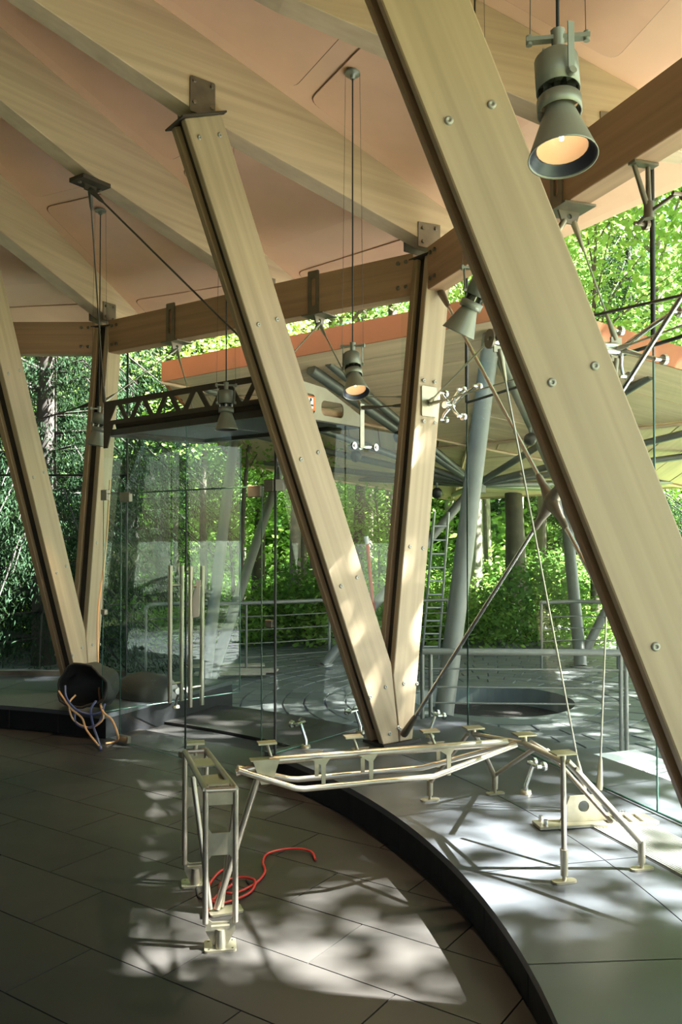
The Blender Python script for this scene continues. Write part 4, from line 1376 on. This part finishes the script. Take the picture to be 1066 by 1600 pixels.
rim = [vs[(nv - 1) * nu + i] for i in range(nu)]
MB().tube(rim, 0.012, 6, closed=True).build('rim_cord', 'bag', bag)
dk = pz(190, 1085, ZP)
lmp = MB()
lv, lf = [], []
lc = V3((-1.78, 7.72, ZP)) 
for j in range(7):
    for i in range(16):
        a = 2 * PI * i / 16; t = j / 6
        rr = math.sqrt(max(0.0, 1 - t * t)) * (1 + .12 * math.sin(3 * a + 2 * t))
        lv.append(lc + V3((0.30 * rr * math.cos(a) - .25 * rr * math.sin(a) * .3, 0.2 * rr * math.sin(a), 0.24 * t + .003)))
for j in range(6):
    for i in range(16):
        lf.append((j * 16 + i, j * 16 + (i + 1) % 16, (j + 1) * 16 + (i + 1) % 16, (j + 1) * 16 + i))
lmp.add(lv, lf, True).build('slumped_sack', 'bag', empty('tarpaulin_heap', lc, 'dark tarpaulin heap behind the lobby glass on the left plinth', 'tarpaulin'))
front = bc + V3((0.06, -0.36, 0))
def loopcord(name, pts, r, mat, label):
    o = empty(name, V3(pts[-1]), label, 'cord', 'cords spilling from the sack')
    MB().tube(bez(pts, 6), r, 6).build('cord', mat, o)
dF = (front - V3((0, 0, 0))).length
Yf = 6.86
def q_(px, py, dy=0.0): return pd(px, py, Yf + dy)
col0 = leg1(VANG[2], 2.2) - T(VANG[2]) * 0.13 - U(VANG[2]) * 0.1
loopcord('orange_cord', [pd(172, 750, 7.9), pd(166, 850, 7.8), pd(154, 950, 7.7), pd(153, 1020, 7.6), pd(155, 1080, 7.45), q_(160, 1110), q_(175, 1125, -.05), q_(184, 1148, -.2), pz(182, 1158, .01), pz(165, 1162, .01)], 0.009, 'orange_cord', 'long orange cord hanging down the left column to the floor')
loopcord('orange_cord', [q_(92, 1080, .12), q_(100, 1092), q_(112, 1108), q_(128, 1122), q_(135, 1140, -.05), q_(150, 1160, -.25), pz(158, 1168, .012)], 0.008, 'orange_cord', 'short orange cord drooping from the sack mouth to the floor')
loopcord('orange_cord', [q_(118, 1086, .05), q_(108, 1100), q_(115, 1125), q_(140, 1137), q_(160, 1125), q_(160, 1108, .05)], 0.008, 'orange_cord', 'looped orange cord hanging out of the sack')
loopcord('blue_cord', [q_(102, 1072, .1), q_(104, 1090), q_(118, 1108), q_(140, 1116), q_(158, 1112), q_(164, 1100, .05)], 0.009, 'blue_cord', 'upper blue cord looped across the sack mouth')
loopcord('blue_cord', [q_(150, 1095, .05), q_(142, 1110), q_(146, 1135), q_(152, 1152, -.15), pz(158, 1172, .012)], 0.010, 'blue_cord', 'blue cord running from the sack to the floor')
loopcord('blue_cord', [q_(117, 1110, .03), q_(118, 1128), q_(133, 1137), q_(152, 1132), q_(160, 1118, .03)], 0.009, 'blue_cord', 'lower blue cord loop below the sack')

# ------------------------------------------------------------------ terrace outside
TZ = -0.35
pit = pz(770, 1095, TZ)
PITR = 0.97
ter = MB()
ter.lathe([(PITR + 0.32, TZ - 0.018), (9.0, TZ - 0.018), (9.0, TZ - 0.5)], 80, Matrix.Translation((pit.x, pit.y, 0)), smooth=False)
terrace = ter.build('terrace', 'paving_joint')
tag(terrace, 'round stone terrace laid in rings around the dark planting pit', None, kind='structure')
MB().lathe([(PITR, TZ - .35), (PITR, TZ + 0.012), (PITR + 0.31, TZ + 0.004), (PITR + 0.31, TZ - .05)], 64, Matrix.Translation((pit.x, pit.y, 0)), smooth=False).build('pit_kerb', 'pit_ring', terrace)
MB().lathe([(0.001, TZ - 0.20), (PITR, TZ - 0.22)], 48, Matrix.Translation((pit.x, pit.y, 0))).build('pit_soil', 'soil', terrace)
random.seed(11)
stones = []
r0 = PITR + 0.33
ring = 0
while r0 < 8.3:
    w = 0.24
    n = max(8, int(2 * PI * (r0 + w / 2) / 0.36))
    for i in range(n):
        a = 2 * PI * (i + (ring % 2) * .5) / n
        c = V3((pit.x + (r0 + w / 2) * math.cos(a), pit.y + (r0 + w / 2) * math.sin(a), TZ))
        if (c - V3((CX, CY, TZ))).length < 6.9: continue
        vis = c.y > 6.5 and -0.36 * c.y < c.x < 0.42 * c.y
        stones.append(((c - V3((0, 0, EYE))).length + (0 if vis else 100), ring, r0, w, n, a))
    r0 += w + 0.012
    ring += 1
stones.sort()
def stone_geo(r0, w, n, mtx=None):
    h = PI / n - 0.006 / r0
    lo, hi = [], []
    for (r, a, ins) in ((r0, -h, 1), (r0 + w, -h, 1), (r0 + w, h, 1), (r0, h, 1)):
        lo.append(V3((r * math.cos(a), r * math.sin(a), -0.02)))
        r2 = r + (0.006 if r == r0 else -0.006)
        a2 = a * (1 - 0.006 / (h * r))
        hi.append(V3((r2 * math.cos(a2), r2 * math.sin(a2), 0)))
    vs = lo + hi
    if mtx is not None: vs = [mtx @ v for v in vs]
    return vs, [(4, 5, 6, 7), (0, 4, 7, 3), (1, 2, 6, 5), (0, 1, 5, 4), (3, 7, 6, 2)]
cache = {}
for (_, ring, r0, w, n, a) in stones[:300]:
    if ring not in cache:
        cache[ring] = MB().add(*stone_geo(r0, w, n)).mesh('paving_stone', 'paving')
    link('paving_stone', cache[ring], terrace, Matrix.Translation((pit.x, pit.y, TZ + random.uniform(-.003, .003))) @ Matrix.Rotation(a, 4, 'Z'))
rest = MB()
for (_, ring, r0, w, n, a) in stones[300:]:
    rest.add(*stone_geo(r0, w, n, Matrix.Translation((pit.x, pit.y, TZ + random.uniform(-.003, .003))) @ Matrix.Rotation(a, 4, 'Z')))
tag(rest.build('paving_field', 'paving', terrace), kind='stuff')

# forest ground
g = MB()
N = 46
random.seed(2)
vs, fs = [], []
for j in range(N + 1):
    for i in range(N + 1):
        x, y = -70 + 140 * i / N, -30 + 130 * j / N
        d = math.hypot(x - pit.x, y - pit.y)
        d2_ = math.hypot(x - CX, y - CY)
        z = TZ - 0.06 if d < 9.5 or d2_ < 9 else TZ - 0.06 + 0.18 * math.sin(x * .35) * math.cos(y * .27) + 0.02 * max(0, d - 12)
        if d < 3: z = TZ - .5
        vs.append((x, y, z))
for j in range(N):
    for i in range(N):
        fs.append((j * (N + 1) + i, j * (N + 1) + i + 1, (j + 1) * (N + 1) + i + 1, (j + 1) * (N + 1) + i))
g.add(vs, fs, True)
tag(g.build('ground', 'ground'), 'forest floor of green undergrowth and soil around the terrace', None, kind='structure')

# railings
def railing(pts, z, label, rails=(1.0, 0.85, 0.69, 0.55), posts=None, rt=0.024, mat='tube_grey', name='railing'):
    root = empty(name, V3((pts[0][0], pts[0][1], z)), label, 'railing')
    P = [V3((p[0], p[1], 0)) for p in pts]
    for i, h in enumerate(rails):
        MB().tube([p + V3((0, 0, z + h)) for p in P], rt if i == 0 else 0.008, 8).build('handrail' if i == 0 else 'rail', mat, root)
    for p in posts or [P[0], P[-1]]:
        p = V3((p[0], p[1], 0))
        MB().tube([p + V3((0, 0, z)), p + V3((0, 0, z + rails[0]))], 0.019, 8).build('post', mat, root)
        MB().box(p + V3((0, 0, z + .006)), (0.12, 0.12, 0.012)).build('post_base', mat, root)
    return root
ra, rb_ = pz(660, 1018, TZ + 1.0), pz(985, 1020, TZ + 1.0)
railing([ra, rb_], TZ, 'near grey tube railing across the terrace behind the right-hand glass', posts=[ra, ra.lerp(rb_, 0.04), ra.lerp(rb_, .955), ra.lerp(rb_, 0.98)], rt=0.03)
def tarc(r, a0, a1, n=14):
    return [V3((pit.x + r * math.cos(R_(a0 + (a1 - a0) * i / n)), pit.y + r * math.sin(R_(a0 + (a1 - a0) * i / n)), 0)) for i in range(n + 1)]
A1 = [pd(228, 968, 11.7), pd(235, 952, 12.3), pd(262, 946, 12.4), pd(300, 944, 12.4), pd(385, 941, 12.6), pd(440, 940, 12.8), pd(515, 938, 13.2)]
railing([(p.x, p.y) for p in bez(A1, 3)], TZ, 'curved grey tube railing at the back left of the terrace', rails=(1.0, 0.8, 0.6, 0.4, .2), posts=[A1[0], A1[4], A1[6]], rt=0.03)
A2 = [pd(628, 944, 13.0), pd(700, 944, 13.2)]
railing([(p.x, p.y) for p in A2], TZ, 'short grey railing behind the leaning post and ladder', rails=(1.0, .8, .6, .4, .2), rt=.024)
A3 = [pd(846, 943, 12.7), pd(905, 943, 12.9), pd(965, 944, 12.7), pd(1075, 950, 12.0)]
railing([(p.x, p.y) for p in A3], TZ, 'grey tube railing at the back right of the terrace', rails=(1.0, .78, .6, .42, .2), posts=[A3[0], A3[2], A3[3]], rt=0.028)

# ------------------------------------------------------------------ second canopy: tilted hexagonal umbrella roof on steel tubes
def pdv(px, py, d): return pd(px, py, d)
near = pd(785, 492, 9.0)
lefc = pd(252, 592, 12.0)
# hexagon from its centre, tilted away
hc = V3((2.15, 14.3, 3.25))
e1v = V3((near.x - hc.x, near.y - hc.y, near.z - hc.z))
lv_ = V3((lefc.x - hc.x, lefc.y - hc.y, lefc.z - hc.z))
# right corner mirrored from affine hexagon relation: v0 = near, v5 = left, v1 = v0 - v5
rv_ = e1v - lv_
HEX = [hc + e1v, hc + rv_, hc - lv_, hc - e1v, hc - rv_, hc + lv_]
can = empty('umbrella_canopy', V3((hc.x, hc.y, TZ)), 'hexagonal open canopy with orange edge and boarded underside on steel tubes', 'canopy')
FASC = 0.24
def board_facets():
    for k in range(6):
        a, b2 = HEX[k], HEX[(k + 1) % 6]
        apex = hc + V3((0, 0, -0.05))
        nb = 9
        for i in range(nb):
            f0, f1 = i / nb + 0.002, (i + 1) / nb - 0.002
            # boards parallel to the rim
            p = [apex.lerp(a, f0), apex.lerp(a, f1), apex.lerp(b2, f1), apex.lerp(b2, f0)]
            if i == 0:
                p = [apex, apex.lerp(a, f1), apex.lerp(b2, f1)]
            d = (b2 - a).normalized()
            n = d.cross(((a + b2) / 2 - apex).normalized())
            m = frame(p[1], d, n)
            inv = m.inverted()
            lo = [inv @ (v + V3((0, 0, -0.01 + 0.004 * (i % 2)))) for v in p]
            hi = [inv @ (v + V3((0, 0, 0.03))) for v in p]
            kk = len(p)
            fs = [tuple(range(kk)), tuple(range(2 * kk - 1, kk - 1, -1))] + [(j, (j + 1) % kk, (j + 1) % kk + kk, j + kk) for j in range(kk)]
            me = MB().add(lo + hi, fs).mesh('soffit_board', 'strip_wood')
            link('soffit_board', me, can, m)
board_facets()
# roof skin and fascia
for k in range(6):
    a, b2 = HEX[k], HEX[(k + 1) % 6]
    upz = V3((0, 0, FASC))
    vs = [a, b2, b2 + upz, a + upz]
    inw_ = ((hc - (a + b2) / 2)); inw_.z = 0; inw_.normalize()
    vs2 = [v + inw_ * 0.03 for v in vs]
    vs = [v - V3((0, 0, .04)) if i < 2 else v for i, v in enumerate(vs)]
    vs2 = [v - V3((0, 0, .04)) if i < 2 else v for i, v in enumerate(vs2)]
    MB().add(vs + vs2, [(0, 1, 2, 3), (7, 6, 5, 4), (0, 4, 5, 1), (1, 5, 6, 2), (2, 6, 7, 3), (3, 7, 4, 0)]).build('fascia', 'copper' if k in (0, 5, 1, 4) else 'strip_wood', can)
    ap = hc + V3((0, 0, FASC + .25))
    MB().add([a + upz, b2 + upz, ap, a + upz * .8, b2 + upz * .8, ap - V3((0, 0, .05))], [(0, 1, 2), (5, 4, 3)]).build('roof_sheet', 'copper', can)
hubc = pd(745, 757, 14.3)
# radial tubes from the hub to the rim
for k in range(6):
    a, b2 = HEX[k], HEX[(k + 1) % 6]
    for f in (0.0, 0.5):
        p = a.lerp(b2, f)
        p = hc.lerp(p, 0.90) + V3((0, 0, -0.0))
        MB().tube([hubc, p], 0.055, 8).build('radial_tube', 'tube_dark', can)
MB().tube([hubc + V3((0, 0, -.14)), hubc + V3((0, 0, .14))], 0.16, 12).build('hub', 'tube_dark', can)
# rib battens on the underside
for k in range(6):
    MB().tube([hc + V3((0, 0, -.08)), HEX[k] + V3((0, 0, -.05))], 0.03, 4).build('rib', 'strip_wood', can)
rn_ = e1v.cross(lv_).normalized()
def roof_hit(px, py, dz=-0.03):
    r = ray(px, py)
    o_ = V3((0, 0, EYE))
    return o_ + r * ((hc + V3((0, 0, -.03)) - o_).dot(rn_) / r.dot(rn_)) + V3((0, 0, dz))
def col(px0, py0, top, r, mat='tube_grey'):
    p = pz(px0, py0, TZ)
    c = MB().tube([p, top], r, 14).build('column', mat, can)
    MB().tube([p, p + V3((0, 0, .02))], r * 1.8, 14).build('column_base', mat, can)
    return p
col(690, 1146, roof_hit(768, 520), 0.10)
col(317, 1087, roof_hit(366, 682), 0.085)
col(322, 1083, roof_hit(440, 728), 0.08)
col(506, 1040, hubc + V3((-.1, 0, -.1)), 0.075, 'tube_grey')
t1_ = pd(882, 775, 14.5)
col(908, 1042, t1_, 0.095)
col(903, 1040, pd(985, 880, 13.2), 0.07)
MB().tube([roof_hit(772, 530), t1_], 0.075, 12).build('edge_tube', 'tube_grey', can)
MB().tube([roof_hit(486, 574), hubc], 0.075, 12).build('edge_tube', 'tube_dark', can)
# small dark floodlights under the canopy
for (x, y, d) in ((829, 686, 11.6), (624, 682, 12.2), (556, 712, 12.6), (683, 770, 13.6)):
    p = pd(x, y, d)
    fo = empty('floodlight', p, {829: 'round dark floodlight under the canopy beside the foreground column', 624: 'small dark floodlight under the canopy left of the middle column', 556: 'tiny dark floodlight low under the canopy', 683: 'dark floodlight at the canopy hub'}[x], 'floodlight')
    MB().lathe([(0.0005, 0.09), (0.06, 0.08), (0.09, 0.0), (0.075, -0.07), (0.0005, -0.07)], 14, Matrix.Translation(p) @ Matrix.Rotation(R_(70), 4, 'X')).build('body', 'black', fo)
    MB().tube([p + V3((0, 0, .06)), p + V3((0, 0.02, .16))], 0.02, 6).build('bracket', 'tube_dark', fo)

# ladder, red pole, boards, clutter
ld = empty('ladder', pd(686, 1010, 12.4), 'aluminium ladder leaning behind the middle column', 'ladder')
l0, l1 = pz(672, 1030, TZ), pd(690, 800, 12.9)
sdx = V3((0.24, 0, 0))
for s in (-1, 1):
    MB().tube([l0 + sdx * s * .55, l1 + sdx * s * .45], 0.02, 6).build('stile', 'alu', ld)
for i in range(1, 11):
    c = l0.lerp(l1, i / 11)
    MB().tube([c - sdx * .5, c + sdx * .5], 0.016, 6).build('rung', 'alu', ld)
pl = empty('red_pole', pz(590, 1030, TZ), 'thin red pole leaning between the two legs of the middle column', 'pole')
MB().tube([pz(590, 1030, TZ), pd(574, 850, 12.8)], 0.03, 8).build('shaft', 'red_pole', pl)
MB().tube([pd(574, 850, 12.8), pd(572, 838, 12.8)], 0.035, 8).build('pole_tip', 'white', pl)
for i, (x, y, w, l, rz) in enumerate(((352, 1040, .2, 1.2, 8), (375, 1047, .25, 1.1, -5), (360, 1052, .2, 1.0, 3))):
    p = pz(x, y, TZ + .015 + .024 * i)
    o = MB().box((0, 0, 0), (l, w, 0.022)).mesh('timber_board', 'weather_wood')
    bo = link('timber_board', o, None, Matrix.Translation(p) @ Matrix.Rotation(R_(rz), 4, 'Z'))
    tag(bo, ['lowest pale board of the small stack by the back railing', 'middle pale board of the small stack by the back railing', 'topmost pale board of the small stack by the back railing'][i], 'board', 'boards on the terrace')
# sun-struck white boards on a low trestle outside the right-hand glass
wb_ = pd(972, 1197, 6.1)
ws = empty('trestle', V3((wb_.x, wb_.y, TZ)), 'low black trestle under the stacked white boards outside', 'trestle')
for (dx, dy) in ((-.3, -.2), (.3, -.2), (-.3, .25), (.3, .25)):
    MB().tube([V3((wb_.x + dx * 1.1, wb_.y + dy, TZ)), V3((wb_.x + dx, wb_.y + dy, -0.06))], 0.014, 6).build('leg', 'black', ws)
MB().box(V3((wb_.x, wb_.y, -0.045)), (0.7, 0.55, 0.03)).build('frame', 'black', ws)
for i, (dx, dy, w, l, rz, z, lab) in enumerate(((0, 0, .95, .66, 28, -.018, 'largest white board at the bottom of the sunlit stack outside'), (-.05, .03, .62, .50, 33, .012, 'middle white board of the sunlit stack outside'), (.06, .08, .50, .42, 20, .042, 'topmost white board of the sunlit stack outside'))):
    o = MB().box((0, 0, 0), (w, l, 0.022)).mesh('white_board', 'white')
    bo = bevel(link('white_board', o, None, Matrix.Translation((wb_.x + dx, wb_.y + dy, z)) @ Matrix.Rotation(R_(rz), 4, 'Z')), .003)
    tag(bo, lab, 'board', 'white boards outside')

# ------------------------------------------------------------------ forest
rng = np.random.default_rng(7)
def leaf_mesh(name, cents, sizes, mat, up_bias=0.6, aspect=0.62, dirs=None):
    n = len(cents)
    nrm = rng.normal(size=(n, 3)); nrm[:, 2] = np.abs(nrm[:, 2]) + up_bias
    nrm /= np.linalg.norm(nrm, axis=1)[:, None]
    if dirs is None:
        d = rng.normal(size=(n, 3))
    else:
        d = dirs + rng.normal(size=(n, 3)) * .25
    d -= nrm * (d * nrm).sum(1)[:, None]
    d /= np.linalg.norm(d, axis=1)[:, None] + 1e-9
    e = np.cross(nrm, d)
    s = sizes[:, None]
    v = np.stack([cents - d * s * .5, cents - d * s * .05 + e * s * aspect * .5 + nrm * s * .06, cents + d * s * .5, cents - d * s * .05 - e * s * aspect * .5 + nrm * s * .06], 1).reshape(-1, 3)
    me = bpy.data.meshes.new(name)
    me.vertices.add(4 * n)
    me.vertices.foreach_set('co', v.astype(np.float32).ravel())
    me.loops.add(4 * n)
    me.loops.foreach_set('vertex_index', np.arange(4 * n, dtype=np.int32))
    me.polygons.add(n)
    me.polygons.foreach_set('loop_start', np.arange(0, 4 * n, 4, dtype=np.int32))
    me.polygons.foreach_set('loop_total', np.full(n, 4, dtype=np.int32))
    me.materials.append(M[mat])
    me.update()
    me.validate()
    return me
def clumps(n_cl, n_leaf, box_r, z0, z1, cl_r, rng, flat=0.55):
    cs = []
    while len(cs) < n_cl:
        p = rng.uniform(-1, 1, 3)
        rr = p[0] ** 2 + p[1] ** 2 + p[2] ** 2
        if rr > 1 or rr < 0.12: continue
        cs.append((p[0] * box_r, p[1] * box_r, z0 + (p[2] + 1) / 2 * (z1 - z0)))
    cs = np.array(cs)
    idx = rng.integers(0, n_cl, n_leaf)
    o = rng.normal(size=(n_leaf, 3)) * cl_r * np.array([1, 1, flat])
    return cs, cs[idx] + o
def tree_meshes(h, r0, crown_r, cz0, n_cl, n_leaf, leaf_s, mat, bark='bark', bend=0.3, cl_r=0.55, seed=None):
    global rng
    keep = rng
    if seed is not None:
        rng = np.random.default_rng(seed)
    cs, pts = clumps(n_cl, n_leaf, crown_r, cz0, h, cl_r, rng)
    lm = leaf_mesh('foliage', pts, rng.uniform(.7, 1.3, n_leaf) * leaf_s, mat)
    tr = MB()
    ph = rng.uniform(0, 6)
    path = [V3((bend * math.sin(ph + i * .5) * i / 8, bend * math.cos(ph + i * .7) * i / 8, h * .93 * i / 8)) for i in range(9)]
    tr.tube(path, [r0 * (1.25 if i == 0 else 1 - .88 * i / 8) for i in range(9)], 10)
    order = rng.permutation(n_cl)[:14]
    br_ = MB()
    for k in order:
        c = V3(cs[k])
        t = min(.95, max(.12, (c.z * .8) / (h * .93)))
        i = int(t * 8); f = t * 8 - i
        p = path[i].lerp(path[min(8, i + 1)], f)
        br_.tube([p, p.lerp(c, .5) + V3((0, 0, .1)), c], [r0 * .28, r0 * .16, r0 * .05], 5)
    rng = keep
    return tr.mesh('trunk', bark), br_.mesh('branches', bark), lm
def spruce_meshes(h, r0, base_r, z0):
    tr = MB().tube([(0, 0, 0), (0.03, 0, h * .5), (0, 0, h)], [r0, r0 * .6, .02], 10)
    br_ = MB()
    pts, dirs, sz = [], [], []
    z = z0
    while z < h - .3:
        f = (z - z0) / (h - z0)
        L = base_r * (1 - f) ** .8 + .25
        for k in range(7):
            a = rng.uniform(0, 2 * PI)
            ll = L * rng.uniform(.75, 1.1)
            u = V3((math.cos(a), math.sin(a), 0))
            p0 = V3((0, 0, z)); p1 = p0 + u * ll * .5 + V3((0, 0, .05)); p2 = p0 + u * ll + V3((0, 0, -.38 * ll))
            br_.tube([p0, p1, p2], [.025, .016, .006], 4)
            m = int(240 * ll)
            for i in range(m):
                t = rng.uniform(.15, 1)
                b = p0.lerp(p1, t * 2) if t < .5 else p1.lerp(p2, t * 2 - 1)
                hang_ = rng.uniform(0, .55) ** 1.3 * (.4 + t) * (0.6 + 0.8 * abs(math.sin(t * 23 + k)))
                side = rng.normal() * .16 * (1.1 - t * .5)
                q = b + V3((-u.y, u.x, 0)) * side + V3((0, 0, -hang_ * .75))
                pts.append(q); dirs.append((u.x * .35, u.y * .35, -1)); sz.append(rng.uniform(.05, .11))
        z += rng.uniform(.28, .42)
    lm = leaf_mesh('foliage', np.array([tuple(p) for p in pts]), np.array(sz), 'needle', 0.1, 0.22, np.array(dirs, float))
    return tr.mesh('trunk', 'bark_dark'), br_.mesh('branches', 'bark_dark'), lm
def place(kind, name, meshes, loc, rz, sc, label, cat, group):
    o = bpy.data.objects.new(name, None)
    COL.objects.link(o)
    o.location = loc
    o.rotation_euler = (0, 0, rz)
    o.scale = (sc, sc, sc)
    tag(o, label, cat, group)
    for nm, me in zip(('trunk', 'branches', 'foliage'), meshes):
        if me is None: continue
        c = bpy.data.objects.new(nm, me)
        COL.objects.link(c)
        c.parent = o
        if nm == 'foliage': c['kind'] = 'stuff'
    return o
young = [tree_meshes(8.0, .055, 2.0, 2.6, 46, 6000, .12, 'leaf', cl_r=.38), tree_meshes(9.5, .07, 2.3, 3.0, 50, 6500, .125, 'leaf_light', cl_r=.42), tree_meshes(5.5, .04, 1.5, 1.2, 34, 4200, .11, 'leaf_light', cl_r=.34)]
tall = [tree_meshes(19, .20, 3.2, 9.0, 50, 4200, .17, 'leaf', 'bark', .5, .6), tree_meshes(21, .22, 3.4, 9.0, 50, 4200, .17, 'leaf_light', 'bark_pale', .4, .6)]
far_leaf = [tree_meshes(10, .06, 2.6, 0.6, 70, 9000, .17, 'leaf_light', cl_r=.5), tree_meshes(11, .06, 2.6, 0.8, 70, 9000, .17, 'leaf', cl_r=.5)]
spr = [spruce_meshes(14, .2, 2.6, .5)]
def shrub_mesh(r, h, n, ls, mat):
    cs, pts = clumps(18, n, r, .15, h, .26, rng)
    st = MB()
    for c in cs[:10]:
        st.tube([(0, 0, -.05), (c[0] * .5, c[1] * .5, c[2] * .6), tuple(c)], [.014, .01, .004], 4)
    return st.mesh('stems', 'bark'), None, leaf_mesh('foliage', pts, rng.uniform(.7, 1.3, n) * ls, mat)
shr = [shrub_mesh(1.0, .8, 1900, .10, 'leaf_light'), shrub_mesh(1.2, .8, 1900, .10, 'leaf_light'), shrub_mesh(.8, 1.25, 1700, .10, 'leaf')]
fern = [shrub_mesh(.8, .5, 900, .10, 'leaf_light')]
random.seed(21)
GZ = TZ - .06
def gz(x, y):
    d = math.hypot(x - pit.x, y - pit.y)
    return GZ + (0.18 * math.sin(x * .35) * math.cos(y * .27) + .02 * max(0, d - 12) if d >= 9.5 else 0) - .03
def at(px, d):
    x = (px - 533) / FPX * d
    return V3((x, d, gz(x, d)))
# single trees one can point to
place('t', 'forest_tree', tall[0], at(808, 18.5), 1, 1.1, 'thick straight grey-brown trunk standing behind the near railing', 'tree', 'forest trees')
place('t', 'forest_tree', tall[1], at(1022, 20), 2.2, 0.95, 'pale trunked tree at the upper right beside the vertical glass joint', 'tree', 'forest trees')
place('t', 'forest_tree', tall[1], at(742, 22), .4, 0.8, 'mottled slim trunk just right of the middle column', 'tree', 'forest trees')
place('t', 'forest_tree', tall[0], at(557, 19), 3.4, .75, 'dark slim trunk seen between the legs of the middle column', 'tree', 'forest trees')
place('t', 'forest_tree', tall[0], at(470, 20), 5.1, .8, 'dark trunk just left of the middle column leg', 'tree', 'forest trees')
place('t', 'forest_tree', tall[1], at(258, 21), 4.1, .7, 'slender trunk seen through the left glass door leaf', 'tree', 'forest trees')
place('s', 'spruce_tree', spr[0], at(70, 13.2), 0.6, 1.0, 'large dark spruce with hanging branches filling the left glass', 'tree', 'spruces')
place('s', 'spruce_tree', spr[0], at(-60, 15), 2.6, 1.1, 'dark spruce at the extreme left edge', 'tree', 'spruces')
place('s', 'spruce_tree', spr[0], at(205, 18), 4.0, .95, 'dark spruce seen through the lobby side glass', 'tree', 'spruces')
place('s', 'spruce_tree', spr[0], at(985, 24), 1.4, 1.0, 'bluish spruce behind the pale trunk at upper right', 'tree', 'spruces')
# bands of forest, nearer to farther
for (d0, d1, n, pool, name, lab, grp) in ((17, 20, 4, young, 'young_tree', 'leafy young tree in the bright undergrowth behind the terrace', 'young trees behind the terrace'),
                                         (21, 30, 13, young, 'young_tree', 'leafy young tree deeper in the forest', 'young trees deeper in the forest'),
                                         (17.5, 36, 34, tall, 'forest_tree', 'tall slim trunk deeper in the forest', 'distant tall trees'),
                                         (33, 46, 40, far_leaf, 'leafy_thicket_tree', 'far leafy tree closing the forest background', 'far leafy trees')):
    for i in range(n):
        d = random.uniform(d0, d1)
        px = -150 + 1400 * (i + random.uniform(.1, .9)) / n
        place('y', name, random.choice(pool), at(px, d), random.uniform(0, 6.28), random.uniform(.8, 1.25) * (1.15 if d0 == 33 else (random.uniform(.45, .9) if pool is tall else 1)), lab, 'tree', grp)
for (d0, d1, n) in ((15.3, 17.5, 22), (17.5, 27, 46)):
    for i in range(n):
        d = random.uniform(d0, d1)
        px = -120 + 1300 * (i + random.uniform(.1, .9)) / n
        place('b', 'shrub', random.choice(shr), at(px, d), random.uniform(0, 6.28), random.uniform(.8, 1.3), 'bright green shrub at the edge of the terrace' if d0 < 16 else 'green shrub among the trunks', 'shrub', 'shrubs at the terrace edge' if d0 < 16 else 'shrubs among the trunks')
for i in range(44):
    d = random.uniform(30, 46)
    place('b', 'thicket', random.choice(shr), at(-150 + 1400 * (i + random.uniform(.1, .9)) / 44, d), random.uniform(0, 6.28), random.uniform(2.4, 3.6), 'distant green thicket closing the view between the trunks', 'shrub', 'distant thickets')
# maple sprays hanging near, left of the leaning posts
place('y', 'young_tree', young[1], at(380, 15.5), 1.0, .85, 'maple with dark hanging leaves above the terrace posts', 'tree', 'young trees behind the terrace')
place('y', 'young_tree', young[1], at(930, 15.8), 2.0, 1.15, 'bright lime-leaved maple at the upper right window', 'tree', 'young trees behind the terrace')
# trees to the right and behind the glass that break the sunlight into spots
def sun_tree(target, dist, meshes, sc, rz, hc_, label):
    c = V3(target) + SUN_DIR * dist
    place('t', 'forest_tree', meshes, V3((c.x, c.y, c.z - hc_ * sc)), rz, sc, label, 'tree', 'trees beside the pavilion')
shade = [tree_meshes(16, .2, 3.6, 6.5, 60, 9000, .26, 'leaf', 'bark', .3, .6), tree_meshes(15, .16, 4.0, 7.0, 90, 24000, .162, 'leaf', 'bark', .3, .38, 48),
         tree_meshes(19, .2, 3.4, 7.6, 90, 23000, .2, 'leaf', 'bark', .3, .5), tree_meshes(11, .1, .62, 4.8, 60, 9000, .13, 'leaf', 'bark', .1, .17)]
for (x, y, rz, sc, sh, lab) in ((8.1, 0.15, 0.0, 1.0, 1, 'leafy tree outside the right-hand glass, shading the exhibit'),
                            (9.3, 5.7, 1.7, 1.0, 2, 'unseen tall leafy tree added to shade the doors and middle column'),  # added out of view, crown shaped to shade doors, middle column and terrace
                            (6.3, 1.45, 1.0, 1.0, 3, 'unseen narrow columnar tree added to shade the foreground column leg'),  # added out of view to keep sun off the foreground leg
                            (13.5, 9.0, 2.7, 1.05, 1, 'leafy tree beyond the right edge, shading the railing'),
                            (9.5, -6.5, 2.9, 1.0, 0, 'leafy tree beyond the right edge, nearest the viewer'),
                            (13.0, 12.0, 4.4, 1.1, 1, 'leafy tree beyond the right edge, shading the canopy'),
                            (24.0, 8.0, 5.2, 1.2, 0, 'leafy tree beyond the right edge, second row'),
                            (9.5, 17.5, 3.1, 1.0, 0, 'leafy tree at the right behind the canopy'),
                            (26.0, -2.0, .8, 1.2, 0, 'leafy tree far to the right, second row')):
    place('t', 'forest_tree', shade[sh], (x, y, gz(x, y)), rz, sc, lab, 'tree', 'trees beside the pavilion')
for i in range(9):
    a = R_(88 + 92 * i / 8)
    rr = 11.5 + 2.0 * (i % 2)
    x, y = CX + rr * math.cos(a), CY + rr * math.sin(a)
    if y > 11.5 and x > -5.5:
        continue
    place('s', 'spruce_tree', spr[0], (x, y, gz(x, y)), 0.7 * i, 1.0 + .1 * (i % 3), 'dark spruce on the far left side of the pavilion', 'tree', 'spruces around the pavilion')
for i in range(8):
    a = R_(190 + 75 * i / 7)
    x, y = CX + 15 * math.cos(a), CY + 15 * math.sin(a)
    place('t', 'forest_tree', random.choice([shade[0], tall[0]]), (x, y, gz(x, y)), random.uniform(0, 6), random.uniform(.9, 1.2), 'leafy tree behind the pavilion, out of sight', 'tree', 'trees around the pavilion')
